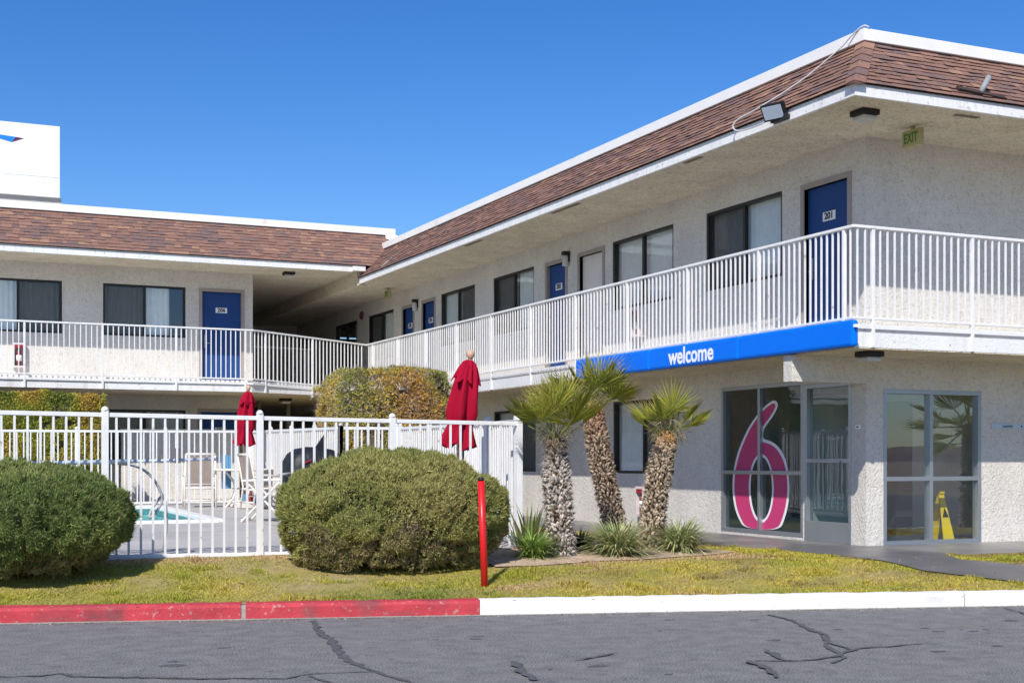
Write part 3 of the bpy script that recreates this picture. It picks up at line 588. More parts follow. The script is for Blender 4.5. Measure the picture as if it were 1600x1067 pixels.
poly_slab([(-16,27),(-16,16.25),(-1.30,16.25),(-1.30,27)], 5.80, 5.83, 'soffit', 'stucco_soffit', lw)
mb = MB(); mb.box(-16,-1.66,16.21,16.252,5.775,5.925,.004); mb.box(-1.659,-1.35,16.19,16.235,5.80,5.935,.004); mb.build('fascia', MT['fascia'], lw)
LCY, LCZ, LEY, LEZ = 16.95, 6.80, 16.17, 5.93
sl3 = math.hypot(LCY-LEY, LCZ-LEZ); dn3 = Vector((0, LEY-LCY, LEZ-LCZ)).normalized(); n3 = Vector((0, -(LCZ-LEZ), LCY-LEY)).normalized()
def clipL(v): z = LCZ + dn3.z*v; return (-16, -1.475 + (z-5.668)/.996 + .02)
def clipLv(v): return (-11.6, clipL(v)[1])
mb = MB(); a = clipL(0)[1]; b = clipL(sl3)[1]; mb.quad(*[p - n3*.016 for p in (Vector((-16,LCY,LCZ)), Vector((a,LCY,LCZ)), Vector((b,LEY,LEZ)), Vector((-16,LEY,LEZ)))]); roofL = mb.build('mansard_roof', MT['felt'], lw)
place_shingles(shingles(roofL, (0,LCY,LCZ), (1,0,0), dn3, n3, sl3, clipLv, seed=9, expo=.108, wid=.18), 300, roofL)
mb = MB(); mb.box(-16,-.36,16.90,16.98,LCZ+.005,LCZ+.165,.006); mb.build('roof_coping', MT['coping'], lw)
mb = MB(); mb.obox((-.44,16.78,6.72), (1,-.6,-.5), (.5,1,0), (0,.3,1), .22, .04, .10); mb.build('coping_corner', MT['coping'], lw)
mb = MB(); mb.box(-16,-.35,16.99,27,LCZ-.1,LCZ); mb.build('roof_deck', MT['roofdeck'], lw)
for x in (-3.05,-2.3):
    mb = MB(); mb.tube([(x,19.5,.5),(x,19.5,2.89)], .05, 10); mb.build('column', MT['taupe'], lw)
mb = MB()
for o_ in ((-.95,15.0,6.15), (-.80,14.75,6.3)): mb.tube([(-.70,15.3,6.43), o_, (-1.45,14.75,5.72)], .008, 6)
tag(mb.build('roof_wires', MT['cable'], None, (-.7,15.3,6.43)), 'two thin pale wires hanging down the roof valley where the wings meet', 'wire')

# ------------------------------------------------------------------ railings
def unit_bar(wd, h, m, bev=0):
    mb = MB(); mb.box(-wd/2, wd/2, -wd/2, wd/2, 0, h, bev); return mb.mesh('bar', m)
def inst(name, me, parent, loc, rz=0):
    o = bpy.data.objects.new(name, me); COL.objects.link(o); o.parent = parent; o.location = Vector(loc) - OFF[parent.name]; o.rotation_euler = (0, 0, rz); return o
def railing(label, path, zfloor, posts, zf=None, drop=.27, top=1.16, spacing=.1085):
    P = [Vector((x, y, 0)) for x, y in path]; rl = thing('balcony_railing', label, 'railing', (path[0][0], path[0][1], zfloor)); zz = zf or (lambda p: zfloor)
    bal = unit_bar(.019, top-.118, MT['white']); pst = unit_bar(.042, top-.036+drop, MT['white'], .003)
    for a, b in zip(P, P[1:]):
        d = (b-a).normalized()
        for nm, h0, h1, wd in (('top_rail', top-.034, top, .052), ('bottom_rail', .055, .086, .034), ('edge_band', -.055, -.003, .030)):
            mb = MB(); h = (h0+h1)/2; mb.beam(a+Vector((0,0,zz(a)+h))-d*.012, b+Vector((0,0,zz(b)+h))+d*.012, wd, h1-h0, bev=.004); mb.build(nm, MT['white'], rl)
    cum = [0]
    for a, b in zip(P, P[1:]): cum.append(cum[-1]+(b-a).length)
    def at(q):
        k = max(i for i in range(len(P)-1) if cum[i] <= q+1e-6); d = (P[k+1]-P[k]).normalized(); return P[k]+d*(q-cum[k]), math.atan2(d.y, d.x)
    posts = [q for q in posts if 0 <= q < cum[-1]]; marks = [0]+posts+[cum[-1]-.03]
    for q in posts: p, rz = at(q); inst('post', pst, rl, (p.x, p.y, zz(p)-drop), rz)
    for a, b in zip(marks, marks[1:]):
        n = max(1, int(round((b-a)/spacing)))
        for i in range(1, n): p, rz = at(a+(b-a)*i/n); inst('baluster', bal, rl, (p.x, p.y, zz(p)+.080), rz)
    return rl
railing('white picket railing round the upper balcony corner above the welcome sign', [(4.6,-1.13),(-1.10,-1.13),(-1.10,16.85)], 3.0, [.856,2.378,3.90,5.422]+[5.70+.175+1.735*k for k in range(11)])
railing('white picket railing along the far balcony in front of room 206', [(-11.9,15.48),(-4.18,15.48),(-3.80,15.72),(-1.13,16.83)], 3.11, [1.45,2.987,4.534,6.059,7.554,8.12,9.45], zf=lambda p: 3.11 if p.x < -3.9 else 3.11-.11*(p.x+3.9)/2.77, drop=.21)
railing('white railing in the shade at the back of the breezeway', [(-3.55,20.6),(-1.3,21.0)], 3.2, [.05,2.2], drop=0)

# ------------------------------------------------------------------ pool fence
def fence(label, path, cat='fence', spacing=.1245, zr=None, hgt=1.49, posts=None, start=.06, rail0=.055):
    P = [Vector((x, y, 0)) for x, y in path]; dz = zr or (lambda p: deckz(p.x, p.y)); f = thing('pool_fence', label, cat, (path[0][0], path[0][1], dz(P[0])))
    pk = unit_bar(.022, hgt-.015-rail0, MT['white'])
    for a, b in zip(P, P[1:]):
        d = (b-a).normalized(); za, zb = dz(a), dz(b)
        for nm, h, t in (('top_rail', hgt-.02, .045), ('bottom_rail', rail0, .038)):
            mb = MB(); mb.beam(a+Vector((0,0,za+h)), b+Vector((0,0,zb+h)), .034, t, bev=.004); mb.build(nm, MT['white'], f)
        L = (b-a).length; n = int(round(L/spacing)); rz = math.atan2(d.y, d.x)
        pp = posts if posts and a == P[0] else [i*L/max(1,round(L/1.55)) for i in range(int(max(1,round(L/1.55)))+1)]
        for s in pp:
            q = a + d*s; mb = MB(); z0 = dz(q)
            mb.box(q.x-.034, q.x+.034, q.y-.034, q.y+.034, z0-.08, z0+hgt+.02, .004); mb.lathe([(.040,0),(.040,.012),(.036,.022),(.028,.036),(.012,.046),(.002,.048)], (q.x, q.y, z0+hgt+.021), 12)
            mb.build('post', MT['white'], f)
        for i in range(1, n):
            s = i*L/n
            if min(abs(s-p) for p in pp) < .05: continue
            q = a + d*s; inst('picket', pk, f, (q.x, q.y, dz(q)+rail0-.02), rz)
    return f
X0 = -12.46
FZ = lambda p: .41 - (p.x+10.355)*.0085
fence('white metal pool fence along the lawn, nearest of the fences', [(X0,.607),(-4.615,.607)], posts=[X0*0+v-X0 for v in (-12.45,-10.895,-9.337,-7.713,-6.195,-4.615)], zr=FZ, rail0=.0)
fence('white pool fence side running back from the corner post by the palms', [(-4.615,.67),(-4.05,3.7),(-3.75,7.15)])
fence('white pool fence in front of the yellow hedge and around it to the far corner', [(-3.80,7.22),(-4.75,7.2),(-4.68,13.45)])
fence('white pool fence at the far side of the pool in front of room 103', [(-13.2,13.52),(-4.72,13.52)])

# ------------------------------------------------------------------ rooftop sign
rs = thing('rooftop_sign', 'large white sign box with a blue triangle emblem above the far wing', 'sign', (-9,24.5,6.8))
mb = MB(); mb.box(-14,-7.27,24.5,27,8.50,10.43,.01); mb.build('sign_cabinet', MT['signbox'], rs)
mb = MB(); mb.box(-14,-7.22,24.6,26.9,6.8,8.498); mb.build('sign_base', MT['signbase'], rs)
mb = MB(); mb.box(-14,-7.28,24.495,24.4995,9.035,9.045); mb.build('panel_joint', MT['lens'], rs)
fe = lambda u, v, t: Vector((u, t, v))
mb = MB(); mb.prism([(-9.6,10.12),(-8.36,10.035),(-8.50,9.895)], fe, 24.496, 24.490); mb.build('emblem', MT['emblue'], rs)
mb = MB(); mb.prism([(-8.40,10.037),(-8.20,10.02),(-8.49,9.897)], fe, 24.4955, 24.4895); mb.build('emblem_edge', MT['emred'], rs)

# ------------------------------------------------------------------ lamps, signs and fixtures on the walls
def ceiling_lamp(label, c, z, size=.125):
    t = thing('ceiling_lamp', label, 'lamp', (c[0], c[1], z), 'flush lamps under the ceilings')
    mb = MB(); mb.box(c[0]-size, c[0]+size, c[1]-size, c[1]+size, z-.065, z-.001, .006); mb.build('housing', MT['blackmetal'], t)
    mb = MB(); mb.box(c[0]-size*.85, c[0]+size*.85, c[1]-size*.85, c[1]+size*.85, z-.125, z-.066, .02); mb.build('diffuser', MT['lens'], t)
ceiling_lamp('black flush lamp under the roof eave at the corner beside the exit sign', (-.85,-1.02), 5.544)
ceiling_lamp('black flush lamp under the balcony slab over the glass entrance door', (-.60,-.80), 2.714)
ceiling_lamp('black flush lamp under the far roof near room 206', (-2.95,17.05), 5.799)
ceiling_lamp('black flush lamp under the far balcony in the dark passage', (-2.80,17.9), 2.887)
def wall_lamp(label, y, z):
    t = thing('wall_lamp', label, 'lamp', (0,y,z), 'lantern lamps between the room doors'); mb = MB(); mb.box(-.13,-.002,y-.06,y+.06,z+.10,z+.17,.006); mb.box(-.02,-.0015,y-.05,y+.05,z-.02,z+.098); mb.build('bracket', MT['blackmetal'], t)
    mb = MB(); mb.lathe([(.05,-.10),(.055,-.08),(.055,.06),(.045,.098)], (-.075,y,z), 14); mb.build('glass_jar', MT['lens'], t)
wall_lamp('small lantern lamp on the wall beside door 203', 8.40, 5.08); wall_lamp('small lantern lamp on the wall between doors 204 and 205', 16.36, 5.06)
t = thing('alarm_bell', 'round dark red alarm bell high on the shaded upper wall', 'alarm', (0,20.5,5.25)); mb = MB()
mb.tube([(-.002,20.5,5.25),(-.03,20.5,5.25)], .05, 12); mb.build('mount', MT['blackmetal'], t); mb = MB(); mb.tube([(-.03,20.5,5.25),(-.06,20.5,5.25),(-.085,20.5,5.25)], [.12,.11,.05], 16); mb.build('gong', MT['emred'], t)
def exit_sign(label, c, ex, z1):
    ex = Vector(ex); n = ex.cross(Vector((0,0,1))); t = thing('exit_sign', label, 'sign', (c[0], c[1], z1)); c = Vector((c[0], c[1], z1-.15))
    mb = MB(); mb.obox(c, ex, n, (0,0,1), .16, .035, .105, .006); mb.build('sign_box', MT['exity'], t)
    mb = MB(); mb.tube([c+Vector((0,0,.10)), c+Vector((0,0,.149))], .03); mb.build('mount', MT['exity'], t)
    text_on('lettering', 'EXIT', .17, c + n*.037, ex, MT['green'], t, .004, .72)
exit_sign('green EXIT sign hanging under the eave near the corner', (.19,-.66), (0,-1,0), 5.544)
exit_sign('cream EXIT sign seen edge on under the eave far along the balcony', (-.52,17.0), (0,-1,0), 5.544)
fl = thing('flood_light', 'black square floodlight with pale lens on the eave with a loop of cable', 'lamp', (-1.45,-.25,5.62))
mb = MB(); mb.obox((-1.56,-.20,5.65), (.35,-1,0), (-.85,-.35,-.5), (-.5,-.2,.85), .165, .032, .105, .012); mb.build('housing', MT['blackmetal'], fl)
mb = MB(); mb.obox((-1.592,-.213,5.632), (.35,-1,0), (-.85,-.35,-.5), (-.5,-.2,.85), .135, .006, .080); mb.build('lens', MT['pole'], fl)
mb = MB(); mb.box(-1.52,-1.44,-.36,-.06,5.54,5.60,.004); mb.build('bracket', MT['blackmetal'], fl)
mb = MB(); pts = [(-1.50,-.10,5.60),(-1.52,.30,5.575),(-1.53,.62,5.60),(-1.53,.74,5.68),(-1.50,.66,5.76),(-1.40,.40,5.84),(-1.10,-.12,6.10),(-.86,-.55,6.40),(-.80,-.72,6.53),(-.76,-.88,6.60),(-.70,-.92,6.58)]
sm = []
for i in range(len(pts)-1):
    p0, p1, p2, p3 = (Vector(pts[max(0,min(len(pts)-1,i+k))]) for k in (-1,0,1,2))
    for s in range(6):
        u = s/6; sm.append(.5*((2*p1)+(-p0+p2)*u+(2*p0-5*p1+4*p2-p3)*u*u+(-p0+3*p1-3*p2+p3)*u**3))
mb.tube(sm+[pts[-1]], .010, 8); mb.build('cable', MT['cable'], fl)
def ext_cab(label, fac, u, z0, z1):
    t = thing('extinguisher_cabinet', label, 'cabinet', fac.P(u,0,z0), 'fire extinguisher cabinets on the walls'); mb = MB(); h = (z1-z0)
    for a, b, c, d in ((u-.13,u+.13,z0,z0+.04),(u-.13,u+.13,z1-.04,z1),(u-.13,u-.095,z0+.04,z1-.04),(u+.095,u+.13,z0+.04,z1-.04)): fac.box(mb, a, b, .001, .15, c, d)
    fac.box(mb, u-.095, u+.095, .001, .01, z0+.04, z1-.04); mb.build('cabinet_box', MT['extin'], t)
    mb = MB(); c = fac.P(u,.075,z0+.045); mb.lathe([(.055,0),(.058,.02),(.058,h*.55),(.03,h*.66),(.02,h*.74)], c, 14); mb.build('extinguisher', MT['extbody'], t); mb = MB(); mb.tube([c+Vector((0,0,h*.18)), c+Vector((0,0,h*.42))], .0595, 14); mb.build('paper_label', MT['text'], t)
    mb = MB(); fac.box(mb, u-.095, u+.095, .148, .151, z1-.11, z1-.045); mb.build('red_label', MT['extred'], t)
ext_cab('fire extinguisher cabinet on the far upper wall left of room 206', FL, -8.85, 3.44, 3.98); ext_cab('fire extinguisher cabinet low on the wall behind the right palm', FX, 5.55, .48, .97); ext_cab('fire extinguisher cabinet under the upper window over the sign', FX, 5.72, 3.45, 3.93)
t = thing('laundry_sign', 'small white wall sign reading Laundry right of the large window', 'sign', (2.38,0,1.86)); mb = MB(); mb.box(2.10,2.70,-.014,-.001,1.832,1.895,.002); mb.build('sign_plate', MT['pole'], t)
text_on('lettering', 'Laundry', .055, (2.38,-.0155,1.864), (1,0,0), MT['black'], t); mb = MB(); mb.tube([(2.63,-.0142,1.864),(2.63,-.017,1.864)], .013, 12); mb.build('dot', MT['black'], t)
t = thing('door_buzzer', 'tiny white door buzzer on the pillar beside the glass door', 'buzzer', (0,.14,1.83)); mb = MB(); mb.box(-.022,-.001,.09,.19,1.805,1.86,.003); mb.build('plate', MT['text'], t); mb = MB(); mb.box(-.027,-.0225,.12,.16,1.825,1.84); mb.build('button', MT['black'], t)
# wet floor sign inside the window
t = thing('wet_floor_sign', 'yellow folding wet floor sign standing inside the large window', 'sign', (1.56,.36,.296)); mb = MB()
for s in (-1, 1):
    mb.prism([(1.465,.297),(1.655,.297),(1.60,.95),(1.52,.95)], lambda u, v, q, s=s: Vector((u, .36+s*(.16*(1-(v-.297)/.66)+.008)+q, v)), 0, .012)
mb.box(1.52,1.60,.33,.39,.95,.985,.004); mb.build('panel', MT['yellow'], t); mb = MB(); mb.prism([(1.56+.06*math.cos(a), .68+.08*math.sin(a)) for a in (R(90),R(210),R(330))], lambda u, v, q: Vector((u, .352-(.16*(1-(v-.297)/.66)+.010)+q, v)), 0, .003); mb.build('hazard_mark', MT['black'], t)

# ------------------------------------------------------------------ bollard
t = thing('red_bollard', 'thin bright red post with a black top standing in the lawn by the kerb', 'post', (-6.11,-1.84,.17))
mb = MB(); mb.tube([(-6.11,-1.84,.10),(-6.145,-1.824,1.20)], .034, 16); mb.build('pipe', MT['redpaint'], t); mb = MB(); mb.tube([(-6.145,-1.824,1.2005),(-6.1462,-1.8235,1.235)], [.031,.026], 14); mb.build('cap', MT['blackmetal'], t)

# ------------------------------------------------------------------ pool furniture
def umbrella(label, base, top, bot, s, seed):
    base, top, bot = Vector(base), Vector(top), Vector(bot); r = random.Random(seed); t = thing('patio_umbrella', label, 'umbrella', base, 'closed burgundy patio umbrellas')
    ax = (top-bot).normalized(); L = (top-bot).length; e1 = ax.cross(Vector((0,1,0))).normalized(); e2 = ax.cross(e1)
    def skin(prof, amp, nf, sagx=0, n=64):
        mb = MB(); rings = []; ph = r.random()*6
        for q, (rad, h) in enumerate(prof):
            rg = []
            for k in range(n):
                a = 2*math.pi*k/n; rr = rad*(1 + amp*math.sin(nf*a+ph+.4*math.sin(h*5)) + .10*math.sin(2*a+ph*2+h*3) + .05*math.sin(13*a+h*4))
                edge = .035*s*math.sin(nf*a+ph*3) if q == len(prof)-1 else 0
                rg.append(mb.bm.verts.new(top - ax*(h+edge) + (e1*math.cos(a)+e2*math.sin(a))*rr))
            rings.append(rg)
        for a_, b_ in zip(rings, rings[1:]):
            for k in range(n): mb.bm.faces.new((a_[k], a_[(k+1)%n], b_[(k+1)%n], b_[k])).smooth = True
        return mb
    skin([(.035*s,.05*s),(.08*s,.10*s),(.105*s,.2*s),(.140*s,L*.45),(.160*s,L*.62),(.150*s,L*.70),(.125*s,L*.765),(.155*s,L*.86),(.185*s,L*1.0)], .30, 6).build('canopy', MT['umb'], t)
    skin([(.03*s,.03*s),(.065*s,.055*s),(.10*s,.13*s),(.125*s,.21*s),(.150*s,.265*s)], .16, 7).build('vent_cap', MT['umb'], t)
    mb = MB(); mb.lathe([(.012,-.03),(.028,-.02),(.045*s,.02*s),(.048*s,.045*s),(.03*s,.075*s),(.004,.085*s)], top, 14); mb.build('finial', MT['wood'], t)
    mb = MB(); mb.tube([base+Vector((0,0,.08)), bot.lerp(top,.2), top], .021, 10); mb.build('pole', MT['wood'], t)
    mb = MB(); mb.lathe([(.25,.0),(.25,.05),(.20,.075),(.05,.10),(.035,.22)], base, 20); mb.build('base', MT['cream'], t)
umbrella('closed burgundy umbrella nearest the palms, leaning to the left', (-4.97,1.72,deckz(-4.97,1.72)), (-4.805,1.64,2.68), (-4.96,1.71,1.57), 1.12, 3)
umbrella('closed burgundy umbrella standing through the white table by the far side of the pool', (-5.20,12.05,deckz(-5.2,12.05)), (-5.136,11.9,2.76), (-5.21,11.98,1.70), 1.0, 8)
t = thing('patio_wall', 'low white stucco wall under the far balcony behind the pool fence', 'wall', (-5.5,16.85,.5)); mb = MB(); mb.box(-6.78,-4.16,16.80,16.92,.3,2.06,.01); mb.build('wall_body', MT['stucco'], t); mb = MB(); mb.box(-6.80,-4.14,16.78,16.94,2.062,2.10,.006); mb.build('cap', MT['slabedge'], t)
# table under the far umbrella
tb = thing('patio_table', 'round white patio table with curved legs under the far umbrella', 'table', (-5.2,12.05,deckz(-5.2,12.05))); z0 = deckz(-5.2,12.05)
mb = MB(); mb.lathe([(.03,.70),(.60,.70),(.62,.715),(.62,.73),(.60,.745),(.03,.745)], (-5.2,12.05,z0), 32); mb.build('tabletop', MT['cream'], tb)
for k in range(4):
    a = k*math.pi/2+.6; c, s = math.cos(a), math.sin(a); mb = MB()
    mb.tube([(-5.2+c*q[0], 12.05+s*q[0], z0+q[1]) for q in ((.50,.70),(.40,.62),(.24,.48),(.20,.34),(.28,.18),(.42,.06),(.50,.0))], .022, 8); mb.build('leg', MT['cream'], tb)
mb = MB(); mb.tube([(-5.2+.2*math.cos(i*.3), 12.05+.2*math.sin(i*.3), z0+.36) for i in range(22)], .014, 6); mb.build('ring', MT['cream'], tb)
bx = thing('storage_tray', 'low white tray with blue and red bits under the far table', 'tray', (-5.1,11.75,z0)); mb = MB(); mb.box(-5.42,-4.85,11.5,11.85,z0,z0+.10,.01); mb.build('tray', MT['cream'], bx)
mb = MB(); mb.box(-5.33,-5.02,11.55,11.7,z0+.101,z0+.26,.02); mb.build('blue_bag', MT['towel'], bx); mb = MB(); mb.lathe([(.04,0),(.045,.02),(.03,.16),(.015,.24)], (-5.19,11.51,z0+.101), 10); mb.build('red_bottle', MT['extred'], bx)
def sling_chair(label, loc, rz, seat=.42, group='sling patio chairs by the pool'):
    t = thing('patio_chair', label, 'chair', (0,0,0), group)
    for x in (-.29, .29):
        fr = MB(); fr.tube([(x,-.30,0),(x,-.27,.40),(x,-.24,.61)], .018); fr.build('leg', MT['cream'], t); fr = MB(); fr.tube([(x,-.27,.62),(x,.10,.64),(x,.32,.60)], .020); fr.build('arm', MT['cream'], t)
        lg = MB(); lg.tube([(x,.33,0),(x,.27,.42),(x*.93,.38,1.02)], .019); lg.build('leg', MT['cream'], t)
        fr = MB(); fr.tube([(x*.93,-.26,seat),(x*.93,.27,seat-.04)], .018); fr.build('seat_rail', MT['cream'], t)
    for y, z in ((-.27,.13),(.32,.14),(.27,seat-.05),(-.25,seat)): fr = MB(); fr.tube([(-.29,y,z),(.29,y,z)], .018); fr.build('stretcher', MT['cream'], t)
    fr = MB(); fr.tube([(-.275,.38,1.02),(.275,.38,1.02)], .024); fr.build('top_bar', MT['cream'], t)
    s = MB(); s.box(-.25,.25,-.25,.25,seat+.0,seat+.012,.003); s.build('seat', MT['sling'], t)
    b = MB(); b.obox((0,.325,.72), (1,0,0), (0,1,-.2), (0,.2,1), .245, .006, .265); b.build('backrest', MT['sling'], t)
    t.location = loc; t.rotation_euler = (0,0,rz); OFF[t.name] = Vector(loc); return t
sling_chair('white patio chair with a taupe sling back, left of the far table', (-5.98,12.35,deckz(-5.98,12.35)), R(172))
sling_chair('white patio chair with a taupe sling, right of the far table by the fence post', (-5.10,10.9,deckz(-5.1,10.9)), R(100))
def cross_chair(label, loc, rz):
    t = thing('folding_chair', label, 'chair', (0,0,0)); lg = []
    for y in (-.27, .27):
        for a, b in (((-.34,y,0),(.30,y*.94,.66)), ((.34,y*.9,0),(-.26,y*.86,.62))):
            mb = MB(); mb.beam(a, b, .03, .055, up=(0,1,0), bev=.006); mb.build('leg', MT['cream'], t)
        mb = MB(); mb.beam((-.34,y,.64),(.36,y,.66), .06, .032, bev=.008); mb.build('arm', MT['cream'], t)
        mb = MB(); mb.beam((.24,y*.9,.38),(.46,y*.9,1.10), .026, .05, up=(0,1,0), bev=.006); mb.build('back_post', MT['cream'], t)
    mb = MB(); mb.box(-.28,.27,-.235,.235,.39,.402); mb.build('seat', MT['sling'], t)
    mb = MB(); mb.obox((.39,0,.82), (1,0,-.3), (0,1,0), (.3,0,1), .006, .24, .26); mb.build('backrest', MT['sling'], t)
    mb = MB(); mb.tube([(-.33,-.27,.03),(-.33,.27,.03)], .016); mb.tube([(.33,-.25,.03),(.33,.25,.03)], .016); mb.build('foot_bar', MT['cream'], t)
    t.location = loc; t.rotation_euler = (0,0,rz); OFF[t.name] = Vector(loc)
cross_chair('white folding chair with crossed legs and a taupe sling back beside the covered grill', (-6.0,7.05,deckz(-6.0,7.05)), R(-28))
tw = thing('hanging_towel', 'blue towel hanging over the side of the sling chair', 'towel', (-5.62,12.0,deckz(-5.6,12)+.64)); mb = MB()
for i in range(6):
    x = -5.63+.03*i; mb.quad((x,11.98+.012*(i%2),.86), (x+.03,11.98+.012*((i+1)%2),.86), (x+.03,11.98+.012*((i+1)%2),1.50), (x,11.98+.012*(i%2),1.50))
bmesh.ops.remove_doubles(mb.bm, verts=mb.bm.verts, dist=.001); bmesh.ops.solidify(mb.bm, geom=mb.bm.faces[:], thickness=.012); mb.build('cloth', MT['towel'], tw)
# covered grill
gc = Vector((-5.95,4.6,0)); gz = deckz(gc.x, gc.y); gr = thing('covered_grill', 'barbecue grill under a black cover by the pool fence', 'grill', (gc.x, gc.y, gz))
mb = MB(); rows = []
for z, hx, hy in ((.32,.43,.30),(.55,.45,.32),(.80,.44,.31),(.95,.42,.30),(1.06,.36,.26),(1.13,.26,.19),(1.16,.10,.08)):
    rows.append([mb.bm.verts.new((gc.x+(hx*(1+.03*math.sin(5*a+z*7)))*math.copysign(abs(math.cos(a))**.55, math.cos(a)), gc.y+hy*math.copysign(abs(math.sin(a))**.55, math.sin(a)), gz+z+.01*math.sin(3*a))) for a in [2*math.pi*i/40 for i in range(40)]])
for a, b in zip(rows, rows[1:]):
    for k in range(40): mb.bm.faces.new((a[k], a[(k+1)%40], b[(k+1)%40], b[k])).smooth = True
mb.bm.faces.new(rows[-1]); mb.build('cover', MT['cover'], gr)
mb = MB(); mb.prism([(-.05,1.10),(.14,1.13),(.16,1.40)], lambda u, v, q: Vector((gc.x+u, gc.y-.1+q, gz+v)), 0, .03); mb.build('cover_fold', MT['cover'], gr)
mb = MB(); mb.tube([(gc.x-.55,gc.y-.2,gz+.78),(gc.x-.40,gc.y-.2,gz+.80)], .018); mb.build('handle', MT['pipe'], gr); mb = MB(); mb.prism([(-.24,.93),(-.14,.97),(-.12,1.0),(-.22,.96)], lambda u, v, q: Vector((gc.x+u, gc.y-.315+q, gz+v)), 0, .006); mb.build('badge', MT['extred'], gr)
for x in (-.36, .36):
    for y in (-.22, .22):
        mb = MB(); mb.box(gc.x+x-.02, gc.x+x+.02, gc.y+y-.02, gc.y+y+.02, gz, gz+.34); mb.build('leg', MT['pipe'], gr)
# pool pole with hose on the inside of the fence
t = thing('pool_pole', 'pale telescopic pool pole hung level along the inside of the near fence', 'pole', (-9.1,.72,1.39)); mb = MB(); mb.tube([(-10.8,.72,1.352),(-9.05,.72,1.390)], .024, 10); mb.build('tube', MT['pole'], t); mb = MB(); mb.tube([(-9.05,.72,1.390),(-8.14,.72,1.415)], .017, 10); mb.build('inner_tube', MT['pole'], t)
mb = MB(); mb.box(-8.605,-8.565,.665,.70,1.37,1.53,.006); mb.build('hook', MT['blackmetal'], t)
t = thing('vacuum_hose', 'thin grey hose looping down from the pool pole to the deck', 'hose', (-9.1,.80,1.36)); mb = MB()
pts = [(-9.25,.76,1.37),(-9.0,.80,1.34),(-8.84,.83,1.24),(-8.74,.85,1.09),(-8.71,.86,.97),(-8.78,.87,.84),(-8.84,.88,.79),(-8.81,.90,.88),(-8.70,.92,1.02),(-8.66,.95,.95),(-8.64,.98,.70),(-8.66,1.02,.52),(-8.66,1.1,.40)]
sm = []
for i in range(len(pts)-1):
    p0, p1, p2, p3 = (Vector(pts[max(0,min(len(pts)-1,i+k))]) for k in (-1,0,1,2))
    for s in range(5): u = s/5; sm.append(.5*((2*p1)+(-p0+p2)*u+(2*p0-5*p1+4*p2-p3)*u*u+(-p0+3*p1-3*p2+p3)*u**3))
mb.tube(sm, .015, 6); mb.build('hose', MT['hose'], t)

# ------------------------------------------------------------------ plants
def tri_leaves(P, A, B, L, W, C, bend=None, jit=None):
    """one triangle per leaf: base P, axis A, side B"""
    n = len(P); V = np.empty((n,3,3)); V[:,0] = P - B*W[:,None]/2; V[:,1] = P + B*W[:,None]/2; V[:,2] = P + A*L[:,None]
    return V.reshape(-1,3), np.arange(3*n).reshape(-1,3), np.repeat(C, 3, 0)
def quad_leaves(P, A, B, L, W, C):
    n = len(P); V = np.empty((n,4,3)); V[:,0] = P; V[:,1] = P + A*L[:,None]*.5 + B*W[:,None]/2; V[:,2] = P + A*L[:,None]; V[:,3] = P + A*L[:,None]*.5 - B*W[:,None]/2
    return V.reshape(-1,4,3).reshape(-1,3), np.arange(4*n).reshape(-1,4), np.repeat(C, 4, 0)
def rnd_dirs(n): return unit(rng.normal(size=(n,3)))
def pick(cols, idx): return np.array(cols)[idx]
